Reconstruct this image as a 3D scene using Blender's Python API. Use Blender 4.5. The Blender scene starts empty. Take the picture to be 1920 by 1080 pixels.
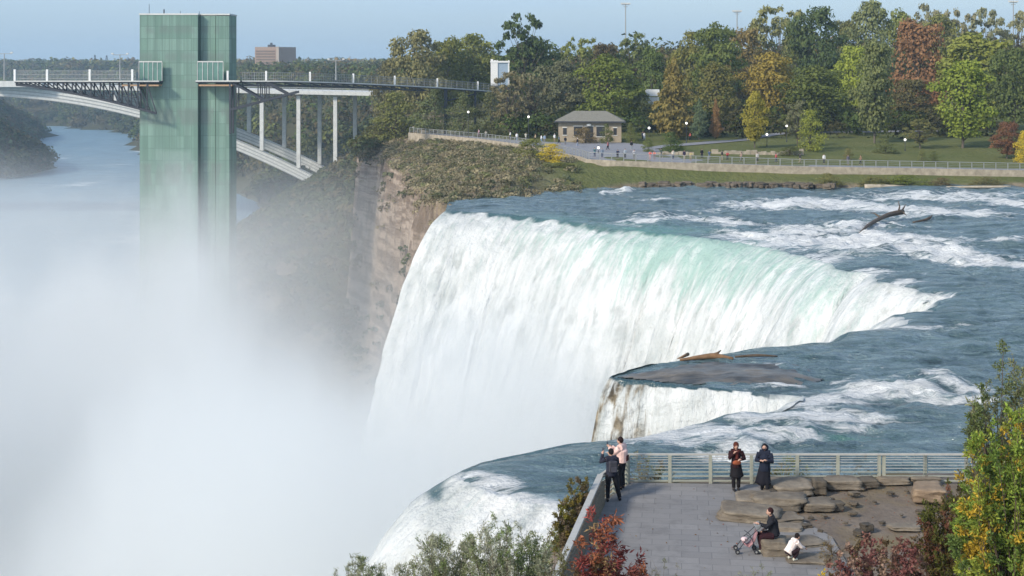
import bpy, bmesh, math, random
import numpy as np
from mathutils import Vector, Matrix
from mathutils.noise import noise as mnoise

sc = bpy.context.scene
R = math.radians
# ------------------------------------------------------------------ camera
CZ = 20.0                      # eye height above the upper river
FPX = 2637.0                   # focal length in photo pixels (1920 wide)
HY = 125.0                     # horizon row in the photo
cam_d = bpy.data.cameras.new('camera'); cam = bpy.data.objects.new('camera', cam_d)
sc.collection.objects.link(cam); sc.camera = cam
cam.location = (0, 0, CZ); cam.rotation_euler = (R(90), 0, 0)
cam_d.sensor_width = 36.0; cam_d.lens = 36.0 * FPX / 1920.0
cam_d.shift_y = -(540 - HY) / 1920.0
cam_d.clip_start = 0.5; cam_d.clip_end = 20000
# ------------------------------------------------------------------ world
w = bpy.data.worlds.new('World'); sc.world = w; w.use_nodes = True
nt = w.node_tree; nt.nodes.clear()
out = nt.nodes.new('ShaderNodeOutputWorld'); bg = nt.nodes.new('ShaderNodeBackground')
sky = nt.nodes.new('ShaderNodeTexSky'); sky.sky_type = 'NISHITA'; sky.sun_disc = False
SUN_EL, SUN_DIR = 33.0, (-0.75, -0.66)     # horizontal direction towards the sun
sky.sun_elevation = R(SUN_EL); sky.sun_rotation = math.atan2(SUN_DIR[0], SUN_DIR[1])
sky.air_density = 1.0; sky.dust_density = 0.9; sky.ozone_density = 1.3
tc = nt.nodes.new('ShaderNodeTexCoord'); mp = nt.nodes.new('ShaderNodeMapping')
mp.inputs['Scale'].default_value = (1.0, 1.0, 9.0)
cn = nt.nodes.new('ShaderNodeTexNoise'); cn.inputs['Scale'].default_value = 1.7; cn.inputs['Detail'].default_value = 5
cr = nt.nodes.new('ShaderNodeValToRGB')
cr.color_ramp.elements[0].position = 0.40; cr.color_ramp.elements[0].color = (0.05, 0.05, 0.05, 1)
cr.color_ramp.elements[1].position = 0.72; cr.color_ramp.elements[1].color = (0.62, 0.62, 0.62, 1)
mx = nt.nodes.new('ShaderNodeMix'); mx.data_type = 'RGBA'
mx.inputs[7].default_value = (3.5, 4.5, 6.1, 1)
nt.links.new(tc.outputs['Generated'], mp.inputs['Vector']); nt.links.new(mp.outputs[0], cn.inputs['Vector'])
nt.links.new(cn.outputs['Fac'], cr.inputs['Fac']); nt.links.new(cr.outputs['Color'], mx.inputs[0])
nt.links.new(sky.outputs[0], mx.inputs[6]); 
sxy = nt.nodes.new('ShaderNodeSeparateXYZ'); mrz = nt.nodes.new('ShaderNodeMapRange'); mrz.interpolation_type = 'SMOOTHSTEP'
mrz.inputs[1].default_value = 0.16; mrz.inputs[2].default_value = -0.01; mrz.inputs[3].default_value = 0.0; mrz.inputs[4].default_value = 0.9
mx2 = nt.nodes.new('ShaderNodeMix'); mx2.data_type = 'RGBA'; mx2.inputs[7].default_value = (1.75, 2.6, 3.55, 1)   # blue grey bank low over the horizon
nt.links.new(tc.outputs['Generated'], sxy.inputs[0]); nt.links.new(sxy.outputs[2], mrz.inputs[0]); nt.links.new(mrz.outputs[0], mx2.inputs[0])
nt.links.new(mx.outputs[2], mx2.inputs[6]); nt.links.new(mx2.outputs[2], bg.inputs['Color'])
bg.inputs['Strength'].default_value = 0.14
nt.links.new(bg.outputs[0], out.inputs['Surface'])
# ------------------------------------------------------------------ sun
sd = bpy.data.lights.new('sun', 'SUN'); sd.energy = 2.7; sd.angle = R(8); sd.color = (1.0, 0.91, 0.78)
sun = bpy.data.objects.new('sun', sd); sc.collection.objects.link(sun)
hd = math.hypot(*SUN_DIR); ce = math.cos(R(SUN_EL))
to_sun = Vector((SUN_DIR[0] / hd * ce, SUN_DIR[1] / hd * ce, math.sin(R(SUN_EL))))
sun.rotation_euler = to_sun.to_track_quat('Z', 'Y').to_euler(); sun.location = (-60, -60, 90)
# ------------------------------------------------------------------ render look
sc.view_settings.view_transform = 'Standard'; sc.view_settings.look = 'None'
sc.view_settings.exposure = 0.50; sc.view_settings.gamma = 1.0; sc.view_settings.use_curve_mapping = False
cy = sc.cycles
cy.max_bounces = 8; cy.diffuse_bounces = 3; cy.glossy_bounces = 2; cy.transmission_bounces = 4
cy.volume_bounces = 5; cy.transparent_max_bounces = 8
cy.volume_step_rate = 1.0; cy.volume_max_steps = 256
cy.use_denoising = True; cy.caustics_reflective = False; cy.caustics_refractive = False

# ================================================================== helpers
def link(o, parent=None):
    sc.collection.objects.link(o)
    if parent is not None: o.parent = parent
    return o
def tag(o, label=None, cat=None, group=None, kind=None):
    if label: o['label'] = label
    if cat: o['category'] = cat
    if group: o['group'] = group
    if kind: o['kind'] = kind
    return o
def empty(name, loc, label=None, cat=None, group=None, rz=0.0, kind=None):
    o = bpy.data.objects.new(name, None); o.empty_display_size = 0.3; link(o)
    o.location = loc; o.rotation_euler = (0, 0, rz)
    return tag(o, label, cat, group, kind)
def copy_tree(o, parent=None):
    c = o.copy(); link(c); c.parent = parent
    for ch in list(o.children):
        copy_tree(ch, c)
    return c
def wx(px, Y): return (px - 960.0) / FPX * Y
def wz(py, Y): return CZ - (py - HY) / FPX * Y
def at(px, py, z=0.0):
    Y = (CZ - z) * FPX / (py - HY); return (wx(px, Y), Y, z)
def np_mesh(name, v, f, mat=None, parent=None, smooth=True, attrs=None, fmat=None, mats=None, raw=False):
    v = np.asarray(v, dtype=np.float32); f = np.asarray(f, dtype=np.int32)
    me = bpy.data.meshes.new(name); n, k = f.shape
    me.vertices.add(len(v)); me.vertices.foreach_set('co', v.ravel())
    me.loops.add(n * k); me.loops.foreach_set('vertex_index', f.ravel())
    me.polygons.add(n); me.polygons.foreach_set('loop_start', np.arange(0, n * k, k, dtype=np.int32))
    if fmat is not None: me.polygons.foreach_set('material_index', np.asarray(fmat, dtype=np.int32))
    me.polygons.foreach_set('use_smooth', np.full(n, smooth, dtype=bool))
    me.update(calc_edges=True)
    for kx, (typ, dat) in (attrs or {}).items():
        a = me.attributes.new(kx, typ, 'POINT')
        a.data.foreach_set('vector' if typ == 'FLOAT_VECTOR' else 'value', np.asarray(dat, dtype=np.float32).ravel())
    for m in (mats or ([mat] if mat else [])): me.materials.append(m)
    if raw: return me
    o = bpy.data.objects.new(name, me); link(o, parent); return o
# --- numpy noise
_rs = np.random.RandomState(7); _PT = _rs.rand(256, 256).astype(np.float64)
def vnoise(x, y):
    xi = np.floor(x).astype(int); yi = np.floor(y).astype(int); fx = x - xi; fy = y - yi
    fx = fx * fx * (3 - 2 * fx); fy = fy * fy * (3 - 2 * fy)
    a = _PT[xi & 255, yi & 255]; b = _PT[(xi + 1) & 255, yi & 255]
    c = _PT[xi & 255, (yi + 1) & 255]; d = _PT[(xi + 1) & 255, (yi + 1) & 255]
    return (a * (1 - fx) + b * fx) * (1 - fy) + (c * (1 - fx) + d * fx) * fy
def fbm(x, y, o=4, g=0.5):
    s = np.zeros(np.broadcast(x, y).shape); a = 1.0; t = 0.0
    for i in range(o):
        s += a * vnoise(x * 2 ** i + 17.3 * i, y * 2 ** i + 9.1 * i); t += a; a *= g
    return s / t * 2 - 1
def sstep(a, b, x):
    t = np.clip((x - a) / (b - a), 0, 1); return t * t * (3 - 2 * t)
def poly_dist(X, Y, P):
    """signed distance to polyline P (positive on its right side walking along), plus arclength"""
    best = np.full(X.shape, 1e18); sgn = np.ones(X.shape); arc = np.zeros(X.shape); L = 0.0
    for i in range(len(P) - 1):
        ax, ay = P[i][0], P[i][1]; dx, dy = P[i + 1][0] - ax, P[i + 1][1] - ay
        l2 = dx * dx + dy * dy; t = np.clip(((X - ax) * dx + (Y - ay) * dy) / l2, 0, 1)
        ex = X - ax - t * dx; ey = Y - ay - t * dy; d = ex * ex + ey * ey
        m = d < best; best = np.where(m, d, best)
        s = np.sign(dy * (X - ax) - dx * (Y - ay)); s = np.where(s == 0, 1, s)
        sgn = np.where(m, s, sgn); arc = np.where(m, L + t * math.sqrt(l2), arc); L += math.sqrt(l2)
    return np.sqrt(best) * sgn, arc
def catmull(P, n=12):
    P = [np.array(p, float) for p in P]; P = [2 * P[0] - P[1]] + P + [2 * P[-1] - P[-2]]; o = []
    for i in range(1, len(P) - 2):
        for k in range(n):
            t = k / n; p0, p1, p2, p3 = P[i - 1:i + 3]
            o.append(0.5 * (2 * p1 + (p2 - p0) * t + (2 * p0 - 5 * p1 + 4 * p2 - p3) * t * t + (3 * p1 - p0 - 3 * p2 + p3) * t ** 3))
    o.append(P[-2]); return np.array(o)
def resample(P, step):
    d = np.r_[0, np.cumsum(np.linalg.norm(np.diff(P, axis=0), axis=1))]
    n = max(2, int(d[-1] / step) + 1); s = np.linspace(0, d[-1], n)
    return np.stack([np.interp(s, d, P[:, k]) for k in range(P.shape[1])], 1), s
def in_poly(X, Y, P):
    c = np.zeros(X.shape, bool); n = len(P)
    for i in range(n):
        x1, y1 = P[i][:2]; x2, y2 = P[(i + 1) % n][:2]
        if y1 == y2: continue
        m = ((y1 > Y) != (y2 > Y)) & (X < (x2 - x1) * (Y - y1) / (y2 - y1) + x1); c ^= m
    return c
def grid_faces(nx, ny, keep=None):
    i = np.arange(nx * ny).reshape(ny, nx)
    f = np.stack([i[:-1, :-1], i[:-1, 1:], i[1:, 1:], i[1:, :-1]], -1).reshape(-1, 4)
    if keep is not None: f = f[keep.reshape(-1)]
    return f
# --- materials
class NT:
    def __init__(s, name):
        s.m = bpy.data.materials.new(name); s.m.use_nodes = True; s.t = s.m.node_tree; s.t.nodes.clear()
        s.out = s.t.nodes.new('ShaderNodeOutputMaterial')
    def n(s, typ, **kw):
        nd = s.t.nodes.new('ShaderNode' + typ)
        for k, v in kw.items():
            if k[0] == '_': setattr(nd, k[1:], v)
            else:
                key = int(k[1:]) if (k[0] == 'i' and k[1:].isdigit()) else k.replace('__', ' ')
                if hasattr(v, 'is_output'): s.t.links.new(v, nd.inputs[key])
                else: nd.inputs[key].default_value = v
        return nd
    def math(s, op, a, b=0.5, c=None, clamp=False):
        nd = s.t.nodes.new('ShaderNodeMath'); nd.operation = op; nd.use_clamp = clamp
        for i, v in enumerate((a, b) if c is None else (a, b, c)):
            if hasattr(v, 'is_output'): s.t.links.new(v, nd.inputs[i])
            else: nd.inputs[i].default_value = v
        return nd.outputs[0]
    def mix(s, f, a, b, mode='MIX'):
        nd = s.t.nodes.new('ShaderNodeMix'); nd.data_type = 'RGBA'; nd.blend_type = mode
        for i, v in ((0, f), (6, a), (7, b)):
            if hasattr(v, 'is_output'): s.t.links.new(v, nd.inputs[i])
            else: nd.inputs[i].default_value = v if i == 0 else tuple(v)[:3] + (1,)
        return nd.outputs[2]
    def ramp(s, f, stops):
        nd = s.t.nodes.new('ShaderNodeValToRGB'); e = nd.color_ramp.elements
        while len(e) < len(stops): e.new(0.5)
        for k, (p, c) in enumerate(stops):
            e[k].position = p; e[k].color = (c, c, c, 1) if isinstance(c, (int, float)) else tuple(c)[:3] + (1,)
        s.t.links.new(f, nd.inputs[0]); return nd.outputs[0]
    def noise(s, vec, scale, detail=3, rough=0.5, scl=None, dist=0.0):
        if scl: vec = s.n('Mapping', Vector=vec, Scale=scl).outputs[0]
        return s.n('TexNoise', Vector=vec, Scale=scale, Detail=detail, Roughness=rough, Distortion=dist).outputs['Fac']
    def obj(s): return s.n('TexCoord').outputs['Object']
    def pos(s): return s.n('NewGeometry').outputs['Position']
    def bsdf(s, col, rough=0.8, bump=None, bd=0.1, bs=1.0, **kw):
        kw.setdefault('Specular__IOR__Level', 0.3)
        p = s.n('BsdfPrincipled', **{'Base__Color': col if hasattr(col, 'is_output') else tuple(col)[:3] + (1,), 'Roughness': rough}, **kw)
        if bump is not None:
            b = s.n('Bump', Height=bump, Distance=bd, Strength=bs); s.t.links.new(b.outputs[0], p.inputs['Normal'])
        s.t.links.new(p.outputs[0], s.out.inputs['Surface']); return p
def simple(name, col, rough=0.7, var=0.25, scale=3.0, bump=0.0, metal=0.0, spec=0.3):
    t = NT(name); nz = t.noise(t.obj(), scale, 4, 0.6)
    c = t.mix(t.ramp(nz, [(0.3, 0), (0.7, 1)]), [x * (1 - var) for x in col[:3]], [min(1, x * (1 + var)) for x in col[:3]])
    t.bsdf(c, rough, nz if bump else None, bump or 0.1, 1.0, Metallic=metal, Specular__IOR__Level=spec); return t.m
def tint(name, rough=0.8, var=0.3, scale=1.0, transl=0.0, gain=1.0):
    """colour comes from the object's own colour, varied by noise"""
    t = NT(name); oi = t.n('ObjectInfo'); nz = t.noise(t.obj(), scale, 3, 0.6)
    f = t.ramp(nz, [(0.25, 1 - var), (0.75, 1 + var)])
    c = t.mix(1.0, oi.outputs['Color'], f, 'MULTIPLY')
    p = t.bsdf(c, rough, Specular__IOR__Level=0.2)
    if transl:
        tr = t.n('BsdfTranslucent', Color=c); ms = t.n('MixShader', Fac=transl)
        t.t.links.new(p.outputs[0], ms.inputs[1]); t.t.links.new(tr.outputs[0], ms.inputs[2])
        t.t.links.new(ms.outputs[0], t.out.inputs['Surface'])
    return t.m
# --- quick geometry collector
class MB:
    def __init__(s): s.v = []; s.f = []; s.mi = []; s.cur = 0
    def add(s, vs, fs):
        b = len(s.v); s.v += [tuple(p) for p in vs]; s.f += [tuple(b + i for i in q) for q in fs]; s.mi += [s.cur] * len(fs)
    def box(s, x0, x1, y0, y1, z0, z1, M=None):
        vs = [Vector(p) for p in ((x0, y0, z0), (x1, y0, z0), (x1, y1, z0), (x0, y1, z0), (x0, y0, z1), (x1, y0, z1), (x1, y1, z1), (x0, y1, z1))]
        if M is not None: vs = [M @ p for p in vs]
        s.add(vs, ((0, 3, 2, 1), (4, 5, 6, 7), (0, 1, 5, 4), (1, 2, 6, 5), (2, 3, 7, 6), (3, 0, 4, 7)))
    def beam(s, a, b, w, h=None):
        """box section bar from a to b"""
        a = Vector(a); b = Vector(b); d = b - a; L = d.length; h = h or w
        if L < 1e-6: return
        q = d.to_track_quat('Y', 'Z').to_matrix().to_4x4(); q.translation = a
        s.box(-w / 2, w / 2, 0, L, -h / 2, h / 2, q)
    def tube(s, pts, rad, n=8, caps=True):
        pts = [Vector(p) for p in pts]
        if not hasattr(rad, '__len__'): rad = [rad] * len(pts)
        b = len(s.v); prev = None
        for i, p in enumerate(pts):
            d = (pts[min(i + 1, len(pts) - 1)] - pts[max(i - 1, 0)])
            if d.length < 1e-9: d = Vector((0, 0, 1))
            d.normalize()
            if prev is None:
                u = d.orthogonal().normalized()
            else:
                u = (prev - d * prev.dot(d))
                u = u.normalized() if u.length > 1e-6 else d.orthogonal().normalized()
            prev = u; v2 = d.cross(u)
            for k in range(n):
                an = 2 * math.pi * k / n; s.v.append(tuple(p + (u * math.cos(an) + v2 * math.sin(an)) * rad[i]))
        for i in range(len(pts) - 1):
            for k in range(n):
                s.f.append((b + i * n + k, b + i * n + (k + 1) % n, b + (i + 1) * n + (k + 1) % n, b + (i + 1) * n + k)); s.mi.append(s.cur)
        if caps:
            s.f.append(tuple(b + k for k in reversed(range(n)))); s.mi.append(s.cur)
            e = b + (len(pts) - 1) * n; s.f.append(tuple(e + k for k in range(n))); s.mi.append(s.cur)
    def ball(s, c, r, n=10, m=8, sq=(1, 1, 1), M=None):
        vs = []; fs = []; c = Vector(c)
        for j in range(1, m):
            th = math.pi * j / m
            for i in range(n):
                ph = 2 * math.pi * i / n
                p = Vector((r * sq[0] * math.sin(th) * math.cos(ph), r * sq[1] * math.sin(th) * math.sin(ph), r * sq[2] * math.cos(th)))
                vs.append((M @ p if M is not None else p) + c)
        t = len(vs); pz = Vector((0, 0, r * sq[2]))
        vs.append((M @ pz if M is not None else pz) + c); vs.append((M @ -pz if M is not None else -pz) + c)
        for j in range(m - 2):
            for i in range(n): fs.append((j * n + i, (j + 1) * n + i, (j + 1) * n + (i + 1) % n, j * n + (i + 1) % n))
        for i in range(n):
            fs.append((t, i, (i + 1) % n)); fs.append((t + 1, (m - 2) * n + (i + 1) % n, (m - 2) * n + i))
        s.add(vs, fs)
    def prism(s, poly, z0, z1):
        n = len(poly); vs = [(p[0], p[1], z0) for p in poly] + [(p[0], p[1], z1) for p in poly]
        fs = [tuple(reversed(range(n))), tuple(range(n, 2 * n))] + [(i, (i + 1) % n, n + (i + 1) % n, n + i) for i in range(n)]
        s.add(vs, fs)
    def mesh(s, name, mats, smooth=False):
        me = bpy.data.meshes.new(name); me.from_pydata(s.v, [], s.f)
        for m in (mats if isinstance(mats, (list, tuple)) else [mats]): me.materials.append(m)
        me.polygons.foreach_set('material_index', s.mi)
        if smooth: me.polygons.foreach_set('use_smooth', [True] * len(s.f))
        bm = bmesh.new(); bm.from_mesh(me); bmesh.ops.recalc_face_normals(bm, faces=bm.faces); bm.to_mesh(me); bm.free()
        me.update(); return me
    def build(s, name, mats, parent=None, smooth=False):
        o = bpy.data.objects.new(name, s.mesh(name, mats, smooth)); return link(o, parent)

# ================================================================== shared plan lines
# crest of the falls (x, y), gorge on its left when walking from the far end to the near end -> right side is upstream
CR_PX = [(838, 394), (900, 398), (1000, 405), (1100, 416), (1200, 430), (1300, 440), (1400, 455), (1480, 473), (1560, 496),
         (1640, 517), (1700, 532), (1768, 556), (1700, 582), (1640, 606), (1560, 628), (1400, 648), (1300, 668), (1210, 684),
         (1138, 698), (1128, 706), (1170, 712), (1300, 724), (1400, 738), (1500, 752), (1450, 766), (1350, 780), (1230, 792), (1160, 803), (1100, 815), (1000, 832), (930, 850),
         (868, 885), (905, 908), (960, 925), (1010, 938), (1060, 950)]
CREST = catmull([at(x, y)[:2] for x, y in CR_PX] + [(3.6, 58.5), (4.2, 51.0)], 8)
CREST, _s = resample(CREST, 1.1)
_cpx = 960 + CREST[:, 0] / CREST[:, 1] * FPX
_am = np.interp(_s, [0, 20, 60], [.2, .6, .8]) + 1.5 * np.exp(-((_cpx - 1680) / 110) ** 2)
CREST = CREST + np.stack([fbm(_s * .21, _s * 0 + 2, 3), fbm(_s * .21, _s * 0 + 31, 3)], 1) * _am[:, None]
CREST = CREST + np.stack([fbm(_s * .6, _s * 0 + 12, 2), fbm(_s * .6, _s * 0 + 41, 2)], 1) * (_am * .3)[:, None]
# far shore of the upper river, from the far crest end to the right
SH_PX = [(838, 393), (880, 382), (940, 377), (1000, 373), (1060, 367), (1120, 361), (1190, 355), (1300, 353), (1500, 352), (1700, 353), (2050, 352)]
SHORE = [at(x, y)[:2] for x, y in SH_PX] + [(400, 232), (900, 232)]
PLAT_Z = 5.0
# ================================================================== materials: setting
def m_water(name, base, foamed=True, bumpscale=1.0, rough=0.22, fs=1.0):
    t = NT(name); g = t.pos()
    n1 = t.noise(g, 0.55 * bumpscale, 5, 0.62, (0.7, 1.5, 1)); n2 = t.noise(g, 3.2 * bumpscale, 3, 0.6, (0.7, 1.3, 1))
    h = t.math('ADD', n1, t.math('MULTIPLY', n2, 0.22))
    big = t.noise(g, 0.09, 4, 0.6)
    c = t.mix(t.ramp(big, [(0.3, 0), (0.7, 1)]), [x * 0.8 for x in base], [x * 1.3 for x in base])
    strk = t.noise(g, 0.5 * bumpscale, 5, 0.65, (0.30, 1.5, 1), 0.8); c = t.mix(t.ramp(strk, [(0.42, 0), (0.68, 0.85)]), c, (0.20, 0.27, 0.285)); c = t.mix(t.ramp(strk, [(0.30, 0.7), (0.42, 0)]), c, [x * 0.45 for x in base])  # pale and dark streaks paint wave highlights and troughs into the colour
    p = t.bsdf(c, rough, h, 0.9, 1.0, Specular__IOR__Level=0.5)
    if foamed:
        a = t.n('Attribute', _attribute_name='foam').outputs['Fac']
        fn = t.noise(g, 0.9 * fs, 8, 0.74, (0.40, 1.2, 1), 0.9); fn2 = t.noise(g, 0.22 * fs, 4, 0.62, (0.5, 1.5, 1), 0.3)
        s = t.math('ADD', t.math('MULTIPLY', t.math('ADD', a, 0.10), 0.62), t.math('ADD', t.math('MULTIPLY', t.math('SUBTRACT', fn, 0.5), 1.75), t.math('MULTIPLY', t.math('SUBTRACT', fn2, 0.5), 0.75)))
        f = t.ramp(s, [(0.30, 0), (0.40, 0.42), (0.56, 0.97)])
        ga = t.n('Attribute', _attribute_name='green').outputs['Fac']
        wc = t.mix(ga, c, (0.10, 0.25, 0.20)); t.t.links.new(wc, p.inputs['Base Color'])
        fd = t.n('BsdfDiffuse', Color=(0.75, 0.765, 0.75, 1)); ms = t.n('MixShader', Fac=f)
        bf = t.n('Bump', Height=t.math('ADD', fn, t.math('MULTIPLY', n2, 0.5)), Distance=0.5); t.t.links.new(bf.outputs[0], fd.inputs['Normal'])
        t.t.links.new(p.outputs[0], ms.inputs[1]); t.t.links.new(fd.outputs[0], ms.inputs[2]); t.t.links.new(ms.outputs[0], t.out.inputs['Surface'])
    return t.m
def m_falls():
    t = NT('falling_water'); g = t.pos()
    fl = t.n('Attribute', _attribute_name='flow').outputs['Vector']
    ga = t.n('Attribute', _attribute_name='green').outputs['Fac']; ra = t.n('Attribute', _attribute_name='thin').outputs['Fac']
    st = t.noise(fl, 1.0, 5, 0.62, (0.70, 0.11, 1), 0.5); st2 = t.noise(fl, 1.0, 4, 0.6, (2.1, 0.34, 1), 0.6)
    pf = t.noise(g, 0.42, 5, 0.62); 
    white = t.mix(t.ramp(t.math('ADD', t.math('MULTIPLY', st, 0.5), t.math('MULTIPLY', t.noise(g, 0.16, 5, 0.62, (1, 1, 0.6), 0.5), 0.5)), [(0.36, 0), (0.60, 1)]), (0.46, 0.49, 0.47), (0.76, 0.765, 0.74))  # grey streaks are shadow between the strands, painted into the white
    spots = t.ramp(t.math('ADD', t.math('MULTIPLY', pf, 0.6), t.math('MULTIPLY', st, 0.4)), [(0.38, 1), (0.46, 0)])
    sp2 = t.ramp(t.math('ADD', t.math('MULTIPLY', t.noise(g, 1.5, 5, 0.65), 0.5), t.math('MULTIPLY', st2, 0.5)), [(0.36, 1), (0.47, 0)]); white = t.mix(t.math('MULTIPLY', sp2, 0.25), white, (0.33, 0.40, 0.42))
    white = t.mix(t.math('MULTIPLY', spots, 0.65), white, (0.42, 0.44, 0.42))
    gf = t.math('SUBTRACT', t.math('MULTIPLY', ga, 1.7), t.math('MULTIPLY', t.ramp(t.math('ADD', t.math('MULTIPLY', st, 0.5), t.math('MULTIPLY', st2, 0.5)), [(0.40, 0), (0.62, 1)]), 1.0), clamp=True)
    c = t.mix(t.math('MULTIPLY', gf, 0.85, clamp=True), white, (0.33, 0.50, 0.43))
    # thin veil: wet brown rock shows between the strands
    rk = t.noise(g, 1.6, 5, 0.6); rock = t.mix(t.ramp(rk, [(0.35, 0), (0.65, 1)]), (0.07, 0.055, 0.035), (0.33, 0.27, 0.18))
    vf = t.math('MULTIPLY', ra, t.ramp(t.math('ADD', t.math('MULTIPLY', st2, 0.8), t.math('MULTIPLY', rk, 0.2)), [(0.43, 1), (0.55, 0)]))
    c = t.mix(vf, c, rock)
    lp = t.n('Attribute', _attribute_name='lip').outputs['Fac']
    lf = t.math('MULTIPLY', lp, t.ramp(t.math('SUBTRACT', t.math('ADD', lp, 0.0), t.math('MULTIPLY', st2, 0.8)), [(0.05, 0.25), (0.45, 1)]))
    c = t.mix(lf, c, t.mix(ga, (0.04, 0.085, 0.098), (0.10, 0.25, 0.20)))
    hb = t.math('ADD', t.math('ADD', t.math('MULTIPLY', st, 0.6), t.math('MULTIPLY', st2, 0.22)), t.math('MULTIPLY', pf, 1.1))
    p = t.bsdf(c, t.math('SUBTRACT', 0.6, t.math('MULTIPLY', lf, 0.36)), hb, 0.9, 0.8, Specular__IOR__Level=t.math('ADD', 0.2, t.math('MULTIPLY', lf, 0.3)))
    tr = t.n('BsdfTranslucent', Color=c); ms = t.n('MixShader', Fac=0.15)
    t.t.links.new(p.outputs[0], ms.inputs[1]); t.t.links.new(tr.outputs[0], ms.inputs[2]); t.t.links.new(ms.outputs[0], t.out.inputs['Surface'])
    return t.m
def m_ground():
    """lawn and forest floor on the flats, layered rock where steep"""
    t = NT('land'); g = t.pos(); nrm = t.n('NewGeometry').outputs['Normal']
    nz = t.n('SeparateXYZ', Vector=nrm).outputs['Z']
    n1 = t.noise(g, 0.12, 5, 0.6); n2 = t.noise(g, 1.2, 4, 0.6)
    grass = t.mix(t.ramp(n1, [(0.35, 0), (0.65, 1)]), (0.095, 0.125, 0.034), (0.14, 0.155, 0.05))
    grass = t.mix(t.math('MULTIPLY', n2, 0.5), grass, (0.14, 0.12, 0.055))
    br = t.n('Attribute', _attribute_name='brush').outputs['Fac']
    brc = t.mix(t.ramp(t.noise(g, 0.35, 5, 0.65), [(0.35, 0), (0.65, 1)]), (0.15, 0.12, 0.075), (0.30, 0.24, 0.165))
    grass = t.mix(br, grass, brc)
    grass = t.mix(t.n('Attribute', _attribute_name='wood').outputs['Fac'], grass, t.mix(n1, (0.05, 0.06, 0.028), (0.10, 0.085, 0.045)))
    wv = t.noise(g, 1.0, 5, 0.65, (0.03, 0.03, 0.45)); wv2 = t.noise(g, 0.4, 5, 0.65, (1, 1, 0.6))
    rock = t.mix(t.ramp(wv, [(0.44, 0), (0.54, 1)]), (0.19, 0.145, 0.11), (0.35, 0.28, 0.22))
    rock = t.mix(t.ramp(wv2, [(0.33, 0.6), (0.5, 0)]), rock, (0.11, 0.085, 0.06))
    st = t.ramp(t.math('ADD', nz, t.math('MULTIPLY', t.math('SUBTRACT', n2, 0.5), 0.35)), [(0.50, 1), (0.70, 0)])
    c = t.mix(st, grass, rock)
    t.bsdf(c, 0.95, t.math('ADD', t.math('ADD', wv2, n2), wv), 0.7, 0.8, Specular__IOR__Level=0.1); return t.m
M_RIVER = m_water('river_water', (0.060, 0.103, 0.106))
M_LOW = m_water('gorge_water', (0.10, 0.185, 0.235), True, 0.25, 0.45, 0.12)
M_FALL = m_falls(); M_LAND = m_ground()

# ================================================================== upper river (rapids)
# foam strokes given in the photo's pixels on the water plane: (polyline, half width in px of height, strength)
FOAM = [([(1200, 414), (1290, 408), (1390, 418)], 5, .8), ([(1270, 402), (1330, 398)], 3, .5),
        ([(1430, 386), (1540, 380), (1640, 392), (1720, 400), (1810, 404)], 7, .9), ([(1330, 396), (1450, 392)], 4, .5),
        ([(1660, 368), (1760, 372), (1850, 376), (1925, 385)], 5, .75), ([(1780, 362), (1920, 360)], 3, .5),
        ([(1400, 442), (1480, 436), (1560, 426), (1640, 420)], 8, .8), ([(1500, 452), (1600, 448), (1680, 452)], 12, 1.),
        ([(1600, 470), (1700, 468), (1790, 486), (1925, 503)], 8, 1.), ([(1700, 445), (1740, 470), (1830, 492)], 6, .8),
        ([(1440, 460), (1520, 462), (1600, 462)], 8, .8), ([(1530, 490), (1560, 478), (1590, 470)], 6, .7), ([(1860, 460), (1925, 458)], 3, .6),
        ([(1590, 520), (1620, 512), (1640, 508)], 5, .8), ([(1640, 540), (1690, 530)], 5, .8), ([(1690, 548), (1770, 552)], 5, .9), ([(1650, 600), (1700, 596)], 3, .6),
        ([(1190, 372), (1260, 378)], 2, .5), ([(1330, 372), (1400, 370)], 2, .4), ([(1560, 366), (1600, 368)], 2, .5), ([(1130, 365), (1180, 361)], 1.2, .8),
        ([(1600, 370), (1700, 376)], 3, .6), ([(1820, 372), (1925, 366)], 3, .7),
        ([(1640, 608), (1710, 612), (1790, 616)], 3, .55), ([(1700, 590), (1850, 610)], 2, .3), ([(1420, 690), (1470, 692)], 3, .4), ([(1240, 690), (1300, 688)], 2, .3),
        ([(1400, 728), (1500, 724)], 4, .7), ([(1500, 758), (1580, 750), (1650, 738), (1725, 742)], 10, 1.), ([(1440, 760), (1520, 756)], 10, 1.),
        ([(1750, 715), (1800, 728), (1850, 745)], 8, .75), ([(1680, 716), (1780, 722)], 5, .45), ([(1780, 755), (1850, 750)], 5, .4), ([(1560, 718), (1600, 712)], 3, .4),
        ([(1400, 785), (1500, 790), (1560, 782), (1600, 795)], 10, .85), ([(1480, 775), (1560, 772), (1640, 785)], 6, .6),
        ([(1200, 812), (1280, 800), (1350, 810), (1420, 818), (1500, 815)], 9, .95), ([(1260, 825), (1340, 830), (1400, 838)], 10, .8), ([(1180, 830), (1240, 822)], 6, .6),
        ([(1300, 845), (1400, 850)], 7, .6), ([(1430, 800), (1480, 806)], 5, .8),
        ([(878, 888), (925, 896), (965, 905)], 5, .8), ([(905, 914), (960, 925), (1010, 936), (1045, 944)], 7, 1.)]
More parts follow.
